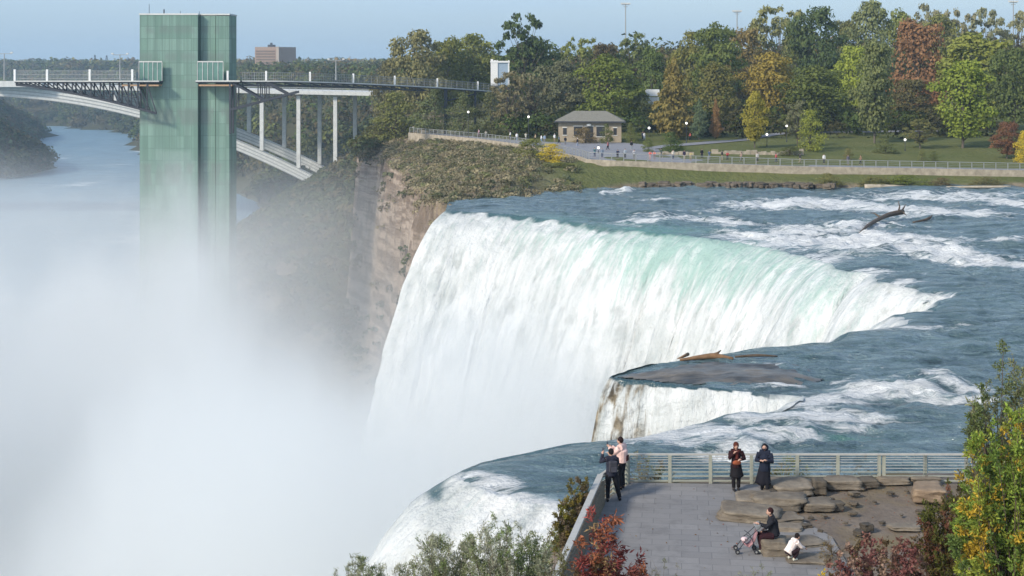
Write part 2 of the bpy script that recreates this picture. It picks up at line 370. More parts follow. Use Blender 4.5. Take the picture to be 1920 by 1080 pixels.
def foam_at(X, Y):
    F = np.zeros(X.shape)
    for pl, hw, st in FOAM:
        for i in range(len(pl) - 1):
            (x0, y0), (x1, y1) = pl[i], pl[i + 1]
            A = at(x0, y0); B = at(x1, y1); ym = (A[1] + B[1]) / 2
            hwm = hw * ym * ym / (CZ * FPX) * 1.0         # px height -> metres on the water
            dx, dy = B[0] - A[0], B[1] - A[1]; l2 = dx * dx + dy * dy
            t = np.clip(((X - A[0]) * dx + (Y - A[1]) * dy) / l2, 0, 1)
            d = np.hypot(X - A[0] - t * dx, (Y - A[1] - t * dy))
            tap = 0.6 + 0.4 * np.sin(math.pi * t) if len(pl) == 2 else 1.0
            F = np.maximum(F, st * np.exp(-(d / (hwm * 1.25 * tap + 0.25)) ** 2))
    return F
GREEN = [(1560, 815, 90, 9, .7), (1240, 428, 170, 8, .9), (1430, 452, 60, 8, .8), (1180, 420, 120, 8, .5), (1050, 408, 90, 6, .4)]
def green_at(X, Y):
    px = 960 + X / Y * FPX; py = HY + CZ / Y * FPX; G = np.zeros(X.shape)
    for x, y, a, b, s in GREEN: G = np.maximum(G, s * np.exp(-((px - x) / a) ** 2 - ((py - y) / b) ** 2))
    return G
def up_waves(X, Y, F):
    n = fbm(X * 0.16 + 3, Y * 0.26, 4); m = fbm(X * 0.55, Y * 0.8 + 40, 4, 0.55)
    big = fbm(X * 0.045 + 9, Y * 0.06, 2)
    return 0.6 * big + (0.50 + 0.45 * F) * n + (0.34 + 0.38 * F) * m + 0.22 * F
def ledge_h(X, Y):
    """small shelf steps crossing the rapids"""
    return 0.0 * X
CRD = CREST
CC, CS = resample(CREST, 0.28)
_px = 960 + CC[:, 0] / CC[:, 1] * FPX; _py = HY + CZ / CC[:, 1] * FPX
def near_i(x, y): return int(np.argmin((_px - x) ** 2 + (_py - y) ** 2))
iL = near_i(1128, 706); iG = near_i(1500, 752); iN = near_i(1768, 556); iH = near_i(868, 885)
_ix = np.arange(len(CS))
V0 = np.where(_ix < iL - 34, 6.2 + 1.3 * np.exp(-(_ix / 60.0) ** 2), np.where(_ix < iG, 1.5, np.where(_ix < iH - 40, 4.0, 5.8))).astype(float) * (1 - 0.25 * np.exp(-((_ix - iN) / 55.0) ** 2))
OFF = np.where((_ix > iL - 20) & (_ix < iG + 10), 0.3, 1.3)
def _sm(a, k): return np.convolve(np.pad(a, k, mode='edge'), np.ones(2 * k + 1) / (2 * k + 1), 'valid')
V0 = _sm(V0, 8) * (1 + 0.10 * fbm(CS * 0.12, CS * 0 + 4, 3)); OFF = _sm(OFF, 6)
def bend(out): return -0.016 * np.clip(out + 2.6, 0, 6) ** 2
def river():
    xs = np.concatenate([np.arange(-16, 50, 0.27), 50 + np.cumsum(np.geomspace(0.27, 8, 130))])
    ys = np.concatenate([np.arange(46, 120, 0.27), 120 + np.cumsum(np.linspace(0.3, 0.75, 215))])
    ys = ys[ys < 236]
    X, Y = np.meshgrid(xs, ys); d, arc = poly_dist(X, Y, CRD)
    F = foam_at(X, Y); G = green_at(X, Y) * sstep(-14, -1, d)
    z = up_waves(X, Y, F)
    near = np.exp(-np.clip(-d, 0, None) / 2.0) if False else 0
    dd = np.clip(d + 2.6, 0, None)                 # water bends down as it nears the lip
    vv = np.interp(arc, CS, V0); of = np.interp(arc, CS, OFF); tq = np.clip(d + of, 0, None) / vv
    z = z * (1 - 0.65 * sstep(-6, 0, d)) + bend(d) * (1 - sstep(0, 2, 4.9 * tq * tq)) - 4.905 * tq * tq
    keep = (d < np.where(of < .8, .25, .9))
    kf = keep[:-1, :-1] & keep[1:, :-1] & keep[:-1, 1:] & keep[1:, 1:]
    sd_, _ = poly_dist(X, Y, SHORE); ks = sd_ > -6
    kf &= ks[:-1, :-1]; kf &= ~((X < -9.3) & (Y > 194.5))[:-1, :-1]
    o = np_mesh('river', np.stack([X.ravel(), Y.ravel(), z.ravel()], 1), grid_faces(len(xs), len(ys), kf), M_RIVER,
                attrs={'foam': ('FLOAT', F), 'green': ('FLOAT', G)})
    tag(o, 'dark slate blue rapids with white foam streaks running to the brink of the falls', 'river', kind='structure')
river()
# ================================================================== falling water sheets
def waterfall():
    C, s = resample(CREST, 0.28); n = len(C)
    T = np.gradient(C, axis=0); 
    k = np.ones(15) / 15
    Ts = np.stack([np.convolve(np.pad(T[:, i], 7, mode='edge'), k, 'valid') for i in range(2)], 1)
    Ts /= np.linalg.norm(Ts, axis=1)[:, None]
    N = np.stack([-Ts[:, 1], Ts[:, 0]], 1)          # candidate normal
    # make sure it points to the gorge (signed distance grows positive)
    test, _ = poly_dist(C[:, 0] + N[:, 0] * 1.5, C[:, 1] + N[:, 1] * 1.5, CREST)
    if np.median(test) < 0: N = -N
    # parameter zones along the crest found from pixels
    px = 960 + C[:, 0] / C[:, 1] * FPX; py = HY + CZ / C[:, 1] * FPX
    idx = np.arange(n)
    v0 = V0
    depth = np.where(idx < iL, 50.0, np.where(idx < iG, 50.0, 50.0)).astype(float)
    gd = sstep(0, 1, (idx - iL) / max(1, (iG - iL)))               # gully shallower towards its head
    depth = np.where((idx >= iL) & (idx < iG), 50 - 48.2 * np.clip(gd * 1.25, 0, 1), depth)
    gh = sstep(0, 1, (idx - iG) / 110.0); depth = np.where((idx >= iG) & (idx < iG + 110), 1.8 + 48.2 * gh, depth)
    m = 130; tt = np.linspace(0, 1, m) ** 1.15
    S = np.repeat(s[None], m, 0); D = np.repeat(depth[None], m, 0); V = np.repeat(v0[None], m, 0)
    tmax = np.sqrt(2 * (D + 0.3) / 9.81); t = tt[:, None] * tmax
    out = V * t - OFF[None]; fall = 0.5 * 9.81 * t * t
    ln = out + fall
    disp = (0.05 + 0.60 * sstep(1, 14, fall)) * sstep(0, .8, fall) * fbm(S * 0.50, ln * 0.045, 4, 0.6) + (0.8 * sstep(6, 30, fall)) * fbm(S * 0.22 + 5, ln * 0.13, 4, 0.55) \
        + 0.25 * sstep(1, 8, fall) * fbm(S * 1.6 + 5, ln * 0.3, 3, 0.55) + (1.5 * sstep(8, 30, fall)) * np.abs(fbm(S * 0.13 + 3, ln * 0.075 + 2, 4, 0.6)) + _sm((idx > iH - 60) * 1.0, 10)[None] * sstep(.2, 2, fall) * (.40 * fbm(S * .5, ln * .07 + 9, 4, .6) + .14 * fbm(S * 1.3, ln * .25, 3, .6))
    out = out + disp
    X = C[None, :, 0] + N[None, :, 0] * out; Y = C[None, :, 1] + N[None, :, 1] * out
    F = foam_at(X, Y); zr = up_waves(X, Y, F) * 0.35
    z = zr * (1 - sstep(0, 3, fall)) - fall - 0.16 + 0.26 * sstep(-.9, .1, out + (1.3 - OFF[None])) 
    z = z + bend(out) * (1 - sstep(0, 2, fall))
    # keep floor of the gully around -3 near its head
    green = np.zeros_like(X)
    gl = np.exp(-((px - 1330) / 170) ** 2) * (idx < iN) * 0.85 + 0.22 * (idx < iN) * np.exp(-((px - 1050) / 140) ** 2) + 0.3 * (idx < iN) * np.exp(-((px - 1560) / 90) ** 2)
    gl = gl + 0.1 * (idx < iL)
    green = np.clip(gl, 0, 1)[None] * (1 - sstep(1.0, 10.0, fall - 3 * fbm(S * 0.3, S * 0, 3)))
    nearg = (idx > iG + 40).astype(float)[None] * 0.12 * (1 - sstep(0.2, 3.0, fall)); green = np.maximum(green, nearg)
    thin = ((idx > iL - 6) & (idx < iG - 10)).astype(float) * np.clip(1.1 - 4.2 * gd, 0.08, 1)
    thin = np.repeat(thin[None], m, 0)
    lw = np.where(idx > iH - 60, 1.2, np.where(idx > iG + 30, 1.0, np.where(idx > iL - 3, .12, 0.8))).astype(float); lw = np.convolve(np.pad(lw, 10, mode='edge'), np.ones(21) / 21, 'valid')[None]
    lip = 1 - sstep(0.15, 1.0, (fall + np.where(idx > iH - 60, 1.8, 0.6)[None] * fbm(S * 0.5, ln * 0.25 + 3, 4)) / lw)
    lip = lip * (1 - np.clip(F * 1.3, 0, 1))
    flow = np.stack([S, ln, np.zeros_like(S)], -1)
    keepc = np.ones(n - 1, bool)
    keep = np.repeat(keepc[None], m - 1, 0)
    o = np_mesh('waterfall', np.stack([X.ravel(), Y.ravel(), z.ravel()], 1), grid_faces(n, m, keep), M_FALL,
                attrs={'green': ('FLOAT', green), 'thin': ('FLOAT', thin), 'lip': ('FLOAT', lip), 'flow': ('FLOAT_VECTOR', flow.reshape(-1, 3))})
    tag(o, 'wide white curtain of falling water, green at its lip, plunging into mist', 'waterfall', kind='structure')
    return o
waterfall()
# gorge river
def low_river():
    xs = np.linspace(-900, 60, 200); ys = np.concatenate([np.linspace(20, 600, 60), np.linspace(610, 2600, 120)])
    X, Y = np.meshgrid(xs, ys)
    F = 0.42 * sstep(0.1, 0.6, fbm(X * 0.02, Y * 0.012, 4)); z = -50 + 0.25 * fbm(X * .05, Y * .05, 3)
    o = np_mesh('gorge_river', np.stack([X.ravel(), Y.ravel(), z.ravel()], 1), grid_faces(len(xs), len(ys)), M_LOW,
                attrs={'foam': ('FLOAT', F), 'green': ('FLOAT', F * 0)})
    tag(o, 'hazy blue river flowing far below through the gorge', 'river', kind='structure')
low_river()
# ================================================================== land
RIM = [(-9.5, 190), (-9.5, 197), (-13, 215), (-17, 245), (-23, 290), (-31, 325), (-36, 345), (-34, 372), (-34, 430), (-38, 520), (-36, 600), (-40, 660), (-62, 750),
       (-95, 830), (-135, 900), (-190, 1050), (-270, 1300), (-300, 1500), (-520, 1800), (-1400, 2300)]
CRIM = [(-900, 500), (-420, 760), (-392, 860), (-380, 915), (-402, 960), (-480, 1100), (-515, 1300), (-570, 1420), (-800, 1600), (-1500, 1900)]
def park_z(X, Y):
    """height of the park: grass bank up from the river shore, then flat"""
    sh, _ = poly_dist(X, Y, [(p[0], p[1]) for p in SHORE]); s = -sh     # >0 on the land side
    tz = terr_z(X, Y)
    z = np.interp(s, [-8, -1, 0.5, 2, 9.5], [-3, -1.0, .1, .5, 1.0]) + (tz - 0.75 - 1.0) * sstep(1, 9.5, s)
    z = z + 0.7 * sstep(11.2, 12.6, s) + np.interp(s, [60, 120, 300, 900], [0, .6, 2, 4])
    return z, s
def terr_z(X, Y):
    a = np.interp(X, [-30, 12.8, 31, 49, 67, 87, 300], [4.0, 3.9, 3.35, 2.75, 2.43, 2.07, 1.9])
    return a + (3.95 - a) * sstep(252, 300, Y)
def land():
    xs = np.concatenate([-np.cumsum(np.geomspace(2.0, 400, 55))[::-1] - 100, np.arange(-100, 100, 1.0), 100 + np.cumsum(np.geomspace(1.5, 500, 45))])
    ys = np.concatenate([np.arange(190, 380, 1.0), 380 + np.cumsum(np.geomspace(1.5, 500, 75))])
    X, Y = np.meshgrid(xs, ys)
    rd, _ = poly_dist(X, Y, RIM)                       # sign: find which side is gorge
    g = rd if rd[np.argmin(abs(ys - 300)), np.argmin(abs(xs + 80))] > 0 else -rd     # g>0 in the gorge
    cd, _ = poly_dist(X, Y, CRIM); c = cd if cd[np.argmin(abs(ys - 900)), np.argmin(abs(xs + 250))] > 0 else -cd  # >0 towards river
    top, s = park_z(X, Y)
    far = sstep(700, 2500, Y); top = top + far * 6 + sstep(2500, 8000, Y) * 25
    rough = fbm(X * 0.05, Y * 0.05, 5); rf = fbm(X * 0.2, Y * 0.2, 4)
    def prof(d, cliff):
        dj = d + 4.0 * rough + 1.2 * rf
        a = np.where(dj < 0, 0, -cliff * sstep(0, 3.5, dj)) - 0.62 * np.clip(dj - 3.5, 0, None)
        return a
    cl = np.interp(Y, [190, 345, 375, 420, 600, 700], [46, 40, 16, 12, 12, 14])
    # ground slumps towards the rim (brushy slope)
    slump = -np.interp(g, [-34, -12, 0], [0, 1.6, 5.5]) * sstep(199, 225, Y) * (1 - sstep(400, 520, Y))
    zt = top + slump + 0.5 * rf * sstep(-20, 0, g) + 0.25 * rough
    zu = np.maximum(zt + prof(g, cl), -56)
    zc = np.maximum(top + prof(c, 9.0) - 4, -56)
    z = np.where(c < 60, np.maximum(zc, np.where(g > 0, zu, -60)), zu)
    z = np.where((g <= 0), np.maximum(zu, -56), z)
    brush = sstep(-30, -6, g + 6 * rf) * (1 - sstep(600, 700, Y))
    brush = np.maximum(brush, (1 - sstep(1.0, 3.5, s + rf)) * (s > -2))
    wd = sstep(380, 520, Y)
    kf = (s > -7)[:-1, :-1]
    kf |= (Y > 245)[:-1, :-1]; kf &= (Y > 197.5)[:-1, :-1]
    o = np_mesh('ground', np.stack([X.ravel(), Y.ravel(), z.ravel()], 1), grid_faces(len(xs), len(ys), kf), M_LAND, attrs={'brush': ('FLOAT', brush), 'wood': ('FLOAT', wd)})
    tag(o, 'grassy park land ending in a brown layered cliff over the gorge', 'ground', kind='structure')
    return X, Y, z, xs, ys
LX, LY, LZ, LXS, LYS = land()
def ground_z(x, y):
    i = int(np.clip(np.searchsorted(LXS, x) - 1, 0, len(LXS) - 2)); j = int(np.clip(np.searchsorted(LYS, y) - 1, 0, len(LYS) - 2))
    fx = (x - LXS[i]) / (LXS[i + 1] - LXS[i]); fy = (y - LYS[j]) / (LYS[j + 1] - LYS[j])
    return float((LZ[j, i] * (1 - fx) + LZ[j, i + 1] * fx) * (1 - fy) + (LZ[j + 1, i] * (1 - fx) + LZ[j + 1, i + 1] * fx) * fy)
# ================================================================== far bank structures
def m_panels():
    """green glass curtain wall: panes with thin mullions, some panes greyer"""
    t = NT('green_glass_panels'); g = t.pos(); sx = t.n('SeparateXYZ', Vector=g)
    u = t.math('ADD', sx.outputs[0], t.math('MULTIPLY', sx.outputs[1], 0.6))
    cv = t.n('CombineXYZ', X=u, Y=sx.outputs[2])
    b = t.n('TexBrick', Vector=cv.outputs[0], _offset=0.0, Scale=1.0, Mortar__Size=0.06, Mortar__Smooth=0.3, Brick__Width=1.55, Row__Height=2.6,
            Color1=(0.145, 0.25, 0.19, 1), Color2=(0.215, 0.33, 0.265, 1), Mortar=(0.10, 0.175, 0.14, 1), Bias=0.0)
    br = t.noise(cv.outputs[0], 1.0, 2, 0.5, (0.32, 0.09, 1)); band = t.ramp(t.noise(cv.outputs[0], 1.0, 0, 0.5, (0.0, 0.17, 1)), [(0.52, 0), (0.60, 1)])
    gr = t.math('MULTIPLY', band, t.ramp(br, [(0.42, 0), (0.5, 1)]))
    col = t.mix(t.math('MULTIPLY', gr, 0.8), b.outputs['Color'], (0.16, 0.19, 0.17))
    vs_ = t.noise(cv.outputs[0], 1.0, 4, 0.6, (0.9, 0.03, 1)); col = t.mix(t.ramp(vs_, [(0.4, 0.45), (0.62, 0)]), col, (0.07, 0.12, 0.095))
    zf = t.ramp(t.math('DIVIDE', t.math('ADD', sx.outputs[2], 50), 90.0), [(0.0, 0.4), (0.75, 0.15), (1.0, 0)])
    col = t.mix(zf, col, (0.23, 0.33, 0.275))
    p = t.bsdf(col, 0.35, t.noise(cv.outputs[0], 1.0, 2, 0.5, (1.3, 0.4, 1)), 0.05, 0.5, Specular__IOR__Level=0.5); return t.m
M_PANEL = m_panels()
M_STEEL = simple('dark_steel', (0.045, 0.05, 0.06), 0.6, 0.2)
M_PALE = simple('pale_concrete', (0.60, 0.60, 0.56), 0.8, 0.12, 0.6)
M_WHITE = simple('white_paint', (0.75, 0.75, 0.72), 0.6, 0.06)
M_RAIL = simple('galvanised_rail', (0.33, 0.335, 0.32), 0.45, 0.1, 3, 0, 0.3)
M_SOFFIT = simple('orange_soffit', (0.42, 0.27, 0.16), 0.7, 0.15)  # orange brown colour for the underside of the tower deck
M_GLASSP = simple('green_screen_glass', (0.12, 0.23, 0.19), 0.2, 0.15, 0.6, 0, 0, 0.6)
M_DARK = simple('dark_opening', (0.03, 0.032, 0.035), 0.6, 0.3)
M_STONE = simple('stone_wall', (0.36, 0.31, 0.235), 0.9, 0.28, 1.2, 0.06)
M_ROOF = simple('weathered_shingle', (0.20, 0.19, 0.155), 0.9, 0.14, 2.5, 0.03)
M_TAN = simple('tan_masonry', (0.35, 0.29, 0.21), 0.9, 0.14, 0.9)
M_BRICK = simple('brown_brick', (0.40, 0.28, 0.21), 0.9, 0.1, 0.05)
M_GREYPAVE = simple('grey_paving', (0.24, 0.24, 0.25), 0.9, 0.12, 0.7)
def m_globe():
    t = NT('lit_globe'); e = t.n('Emission', Color=(1, .97, .88, 1), Strength=1.6); t.t.links.new(e.outputs[0], t.out.inputs['Surface']); return t.m
M_GLOBE = m_globe()

# --- observation tower
def tower():
    Y = 300.0
    T = empty('observation_tower', (wx(350, Y), Y, -50), 'tall green glass observation tower rising out of the mist beside the bridge', 'tower')
    T.location = (0, 0, 0)
    X = lambda px: wx(px, Y)
    zt = wz(28, Y)
    def shaft(x0, x1, y0, y1, top):
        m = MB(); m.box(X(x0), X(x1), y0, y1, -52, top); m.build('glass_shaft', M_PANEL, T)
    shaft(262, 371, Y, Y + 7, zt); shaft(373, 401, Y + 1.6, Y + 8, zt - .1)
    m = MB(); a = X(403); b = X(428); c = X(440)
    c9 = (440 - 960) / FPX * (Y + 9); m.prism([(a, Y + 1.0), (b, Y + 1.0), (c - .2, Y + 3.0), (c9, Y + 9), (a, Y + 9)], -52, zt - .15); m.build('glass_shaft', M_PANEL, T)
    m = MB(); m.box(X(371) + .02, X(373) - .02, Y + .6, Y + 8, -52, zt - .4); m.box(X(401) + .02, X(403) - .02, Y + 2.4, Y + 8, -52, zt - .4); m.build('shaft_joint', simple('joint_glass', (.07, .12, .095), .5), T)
    m = MB()
    for x0, x1, y0, y1 in ((262, 371, Y, Y + 7), (373, 401, Y + 1.6, Y + 8), (403, 428, Y + 1.0, Y + 9)):
        m.box(X(x0) - .12, X(x1) + .12, y0 - .12, y1, zt + .003, zt + .32)
    m.build('parapet', M_PALE, T)
    for px, h, wd in ((273, 2.1, .12), (301, 1.0, .3), (332, .7, .1), (368, .6, .1)):
        m = MB(); m.tube([(X(px), Y + 3, zt + .32), (X(px), Y + 3, zt + .32 + h)], wd / 2, 6); m.build('antenna', M_STEEL, T)
    # the deck on both sides, its soffit, and glass wind screens
    zd = wz(152, Y)
    m = MB(); m.box(X(38), X(306), Y - 3.4, Y - .1, zd - .35, zd); m.box(X(373), X(455), Y - 3.0, Y + .9, zd - .35, zd + .05)
    m.build('deck', M_STEEL, T)
    m = MB(); m.box(X(38), X(306), Y - 3.55, Y - 3.403, zd - .1, zd + .12); m.box(X(373), X(455), Y - 3.15, Y - 3.003, zd - .1, zd + .17); m.build('deck_edge', M_PALE, T)
    for q0, q1, q2, q3 in ((236, 304, -3.0, -.1), (378, 440, -2.8, .9)):
        m = MB(); m.box(X(q0), X(q1), Y + q2, Y + q3, zd - 1.05, zd - .7); m.build('soffit', M_SOFFIT, T)
    for x0, x1 in ((264, 307), (373, 421)):
        m = MB(); m.box(X(x0), X(x1), Y - 1.4, Y - 1.3, zd + .05, zd + 4.0); s = m.build('wind_screen', M_GLASSP, T)
        m = MB()
        for k in range(6): xx = X(x0) + (X(x1) - X(x0)) * k / 5; m.box(xx - .05, xx + .05, Y - 1.5, Y - 1.41, zd + .05, zd + 4.0)
        m.box(X(x0), X(x1), Y - 1.52, Y - 1.41, zd + 4.003, zd + 4.25); m.build('screen_frame', M_PALE, s)
    # left railing
    r = MB()
    for k in range(90):
        xx = X(36) + (X(262) - X(36)) * k / 89; r.box(xx - .03, xx + .03, Y - 3.3, Y - 3.24, zd + .12, zd + 2.15)
    for z in (.55, 1.35, 2.15): r.box(X(36), X(262), Y - 3.35, Y - 3.2, zd + z, zd + z + .09)
    r.build('railing', M_RAIL, T)
    for px in (38, 98, 177, 256):
        m = MB(); m.box(X(px) - .22, X(px) + .22, Y - 3.45, Y - 3.1, zd + .12, zd + 2.5); m.build('rail_pillar', M_WHITE, T)
    # dark truss under the left deck
    m = MB(); nb = 15
    def low(k): return (X(40) + (X(300) - X(40)) * k / nb, zd - .8 - 6.0 * (k / nb) ** 1.35)
    for yy in (Y - 3.0, Y - .6):
        for k in range(nb):
            x0, z0 = low(k); x1, z1 = low(k + 1)
            if x1 > X(262) + 3.5 and yy > Y - 1: continue
            m.beam((x0, yy, z0), (x1, yy, z1), .42)
            m.beam((x0, yy, z0), (x0, yy, zd - .36), .26)
            m.beam((x0, yy, zd - .4), (x1, yy, z1), .22)
    for k in range(nb - 2):
        x0, z0 = low(k); m.beam((x0, Y - 3.0, z0), (x0, Y - .6, z0), .22); x1, z1 = low(k + 1); m.beam((x0, Y - 3.0, z0), (x1, Y - .6, z1), .18)
    m.build('truss', M_STEEL, T)
    # right side: struts
    m = MB()
    for yy in (Y - 2.6, Y + .4):
        m.beam((X(436), yy, wz(205, Y)), (X(560), yy, wz(172, Y)), .5); m.beam((X(440), yy, wz(155, Y)), (X(495), yy, wz(186, Y)), .4)
        m.beam((X(505), yy, wz(156, Y)), (X(540), yy, wz(175, Y)), .4)
        for px, y1 in ((447, 200), (488, 190), (496, 188), (504, 184)): m.beam((X(px), yy, zd - .4), (X(px), yy, wz(y1, Y)), .22)
        m.beam((X(436), yy, wz(157, Y)), (X(436), yy, wz(250, Y)), .4)
    m.build('bracing', M_STEEL, T)
tower()
# --- footbridge from the tower to the park
def footbridge():
    T = empty('footbridge', (0, 0, 0), 'long footbridge on dark steel girders from the glass tower to the park', 'bridge')
    P = catmull([(wx(455, 299), 298.6, wz(152, 299)), (wx(560, 303), 303, wz(153, 303)), (wx(700, 318), 318, wz(158, 318)), (wx(850, 340), 340, wz(166, 340)), (wx(940, 354), 354, wz(173, 354))], 10)
    P, s = resample(P, 1.0); W = 3.2
    d = MB(); e = MB(); g = MB(); r = MB(); r2 = MB()
    for i in range(len(P) - 1):
        a, b = P[i], P[i + 1]; A = lambda p, dy, dz: (p[0], p[1] + dy, p[2] + dz)
        for (mb, y0, y1, z0, z1) in ((d, 0, W, -.32, 0), (e, -.16, -.003, -.12, .14)):
            vs = [A(p, y, z) for p in (a, b) for y, z in ((y0, z0), (y1, z0), (y1, z1), (y0, z1))]
            mb.add(vs, [(0, 1, 5, 4), (1, 2, 6, 5), (2, 3, 7, 6), (3, 0, 4, 7)])
        for z in (.55, 1.25, 1.85): r.beam(A(a, .05, z), A(b, .05, z), .07)
        r.beam(A(a, .05, .1), A(a, .05, 1.85), .05); r.beam(A((a + b) / 2, .05, .1), A((a + b) / 2, .05, 1.85), .05)
        for z in (1.85,): r2.beam(A(a, W - .05, z), A(b, W - .05, z), .07)
        if i % 2 == 0: r2.beam(A(a, W - .05, 0), A(a, W - .05, 1.85), .06)
        if i < len(P) * .62:
            for dy in (.3, W - .4): g.beam(A(a, dy, -.95), A(b, dy, -.95), .3); 
            if i % 3 == 0: 
                q = P[min(i + 3, len(P) - 1)]; g.beam(A(a, .3, -.33), A(q, .3, -.95), .2); g.beam(A(a, .3, -.33), A(a, .3, -.95), .2); g.beam(A(a, .3, -.95), A(q, W - .4, -.95), .2)
    d.build('deck', M_STEEL, T); e.build('deck_edge', M_PALE, T); g.build('girder', M_STEEL, T); r.build('railing', M_RAIL, T); r2.build('railing', M_RAIL, T)
    for px in (424, 502, 582, 661, 740, 818, 898):
        X = wx(px, 297); k = int(np.argmin(abs(P[:, 0] / P[:, 1] * FPX + 960 - px))); p = P[k] if px > 450 else (X, 298.6, wz(152, 299))
        m = MB(); m.box(p[0] - .2, p[0] + .2, p[1] - .14, p[1] + .16, p[2] + .15, p[2] + 2.2); m.build('rail_pillar', M_WHITE, T)
    for px in (835, 893, 925):
        k = int(np.argmin(abs(P[:, 0] / P[:, 1] * FPX + 960 - px))); p = P[k]
        m = MB()
        for dy in (.4, W - .4): m.beam((p[0], p[1] + dy, p[2] - .33), (p[0], p[1] + dy, ground_z(p[0], p[1]) - .5), .7 if px == 835 else .5)
        m.build('leg', M_STEEL, T)
    m = MB(); m.beam((wx(835, 338), 339, wz(190, 338)), (wx(893, 347), 348, wz(176, 347)), .3); m.build('brace', M_STEEL, T)
footbridge()
def pavilion():
    Y = 356; T = empty('elevator_pavilion', (wx(937, Y), Y, ground_z(wx(937, Y), Y)), 'small white framed glass pavilion at the park end of the footbridge', 'pavilion')
    z0 = 0 - T.location.z; T_z = T.location.z; zt = wz(113, Y) - T_z; zb = wz(160, Y) - T_z
    x0, x1 = wx(920, Y) - T.location.x, wx(955, Y) - T.location.x
    m = MB(); m.box(x0 + .25, x1 - .25, .2, 3.5, zb, zt - .6); m.build('glass_wall', simple('pavilion_glass', (.30, .38, .46), .2, .1), T)
    m = MB()
    for xx in (x0, x0 + .75, x0 + 1.5, x1 - .3): m.box(xx, xx + (.3 if xx > x0 + 1 else .62), 0, .19, zb, zt + (.3 if xx in (x0,) else 0))
    m.box(x0 + .63, x0 + 1.5, .02, .18, zb, zt - .6); m.build('column', M_WHITE, T)
    for xx in (x0 + .2, x1 - .5):
        m = MB(); m.box(xx, xx + .3, .3, .6, 0, zb - .003); m.build('leg', M_STEEL, T)
    m = MB(); m.box(x0, x1, 0, 3.6, zb - .35, zb - .003); m.build('base', M_STEEL, T)
    m = MB(); m.box(x0 - .1, x1 + .1, -.1, 3.6, zt - .6 + .003, zt - .15); m.build('roof', M_WHITE, T)
pavilion()
# --- big arch bridge
def arch_bridge():
    T = empty('arch_bridge', (0, 0, 0), 'wide pale steel arch bridge spanning the gorge behind the glass tower', 'bridge')
    S = FPX
    def ytop(px): return 160 + 4.05e-4 * (px + 60) ** 2
    def deck(px): return 150 + 0.028 * max(px, -800) if px > -800 else 150
    for Y, sh in ((630.0, 0.0), (655.0, 6.0)):
        m = MB(); xs = list(range(-720, 625, 15)); k = 630.0 / S
        f = 630.0
        for a, b in zip(xs[:-1], xs[1:]):
            pa = ((a - 960) / S * f + sh, ytop(a)); pb = ((b - 960) / S * f + sh, ytop(b)); th = 4.6
            za = CZ - (pa[1] - HY) / S * f; zb_ = CZ - (pb[1] - HY) / S * f
            vs = [(p[0], y, z) for p, zz in ((pa, za), (pb, zb_)) for y, z in ((Y, zz - th), (Y + 3.2, zz - th), (Y + 3.2, zz), (Y, zz))]
            m.add(vs, [(0, 1, 5, 4), (1, 2, 6, 5), (2, 3, 7, 6), (3, 0, 4, 7)])
        rib = m.build('arch_rib', M_PALE, T)
        m = MB()
        for a, b in zip(xs[:-1], xs[1:]):
            X0 = (a - 960) / S * f + sh; X1 = (b - 960) / S * f + sh; z0 = CZ - (ytop(a) - HY) / S * f; z1 = CZ - (ytop(b) - HY) / S * f
            for dz in (-.1, -1.6, -3.1, -4.5): m.beam((X0, Y - .12, z0 + dz), (X1, Y - .12, z1 + dz), .22, .3)
        m.build('rib_flange', M_RAIL, rib)
        for px in range(-683, 640, 69):
            pxx = px + (0 if Y < 640 else 0); X0 = (pxx - 960) / S * f + sh; z0 = CZ - (ytop(pxx) - HY) / S * f; z1 = CZ - (deck(pxx) + 14 - HY) / S * f
            if z1 - z0 < 1: continue
            mm = MB(); mm.box(X0 - .85, X0 + .85, Y + .5, Y + 2.6, z0, z1); mm.build('column', M_PALE, T)
    m = MB(); P0 = wx(-900, 630), CZ - (deck(-700) + 14 - HY) / S * 630; P1 = wx(705, 630), CZ - (deck(705) + 10 - HY) / S * 630
    for (y0, y1, a, b, mt) in ((628, 661, 0, 1.7, 'deck'),):
        m.add([(P0[0], y0, P0[1]), (P0[0], y1, P0[1]), (P0[0], y1, P0[1] + b), (P0[0], y0, P0[1] + b), (P1[0], y0, P1[1]), (P1[0], y1, P1[1]), (P1[0], y1, P1[1] + b), (P1[0], y0, P1[1] + b)],
              [(0, 1, 5, 4), (1, 2, 6, 5), (2, 3, 7, 6), (3, 0, 4, 7), (0, 1, 2, 3), (4, 5, 6, 7)])
    m.build('deck', M_PALE, T)
    m = MB(); m.beam((P0[0], 628.3, P0[1] + 2.9), (P1[0], 628.3, P1[1] + 2.9), .25)
    for k in range(130): 
        t = k / 129; x = P0[0] + (P1[0] - P0[0]) * t; z = P0[1] + (P1[1] - P0[1]) * t; m.beam((x, 628.3, z + 1.7), (x, 628.3, z + 2.9), .16)
    m.build('railing', M_RAIL, T)
    m = MB(); X0 = wx(-20, 625); X1 = wx(78, 625); m.box(X0, X1, 625, 627.9, CZ - 38 / S * 625, CZ - 27 / S * 625); m.build('deck_box', M_PALE, T)
arch_bridge()
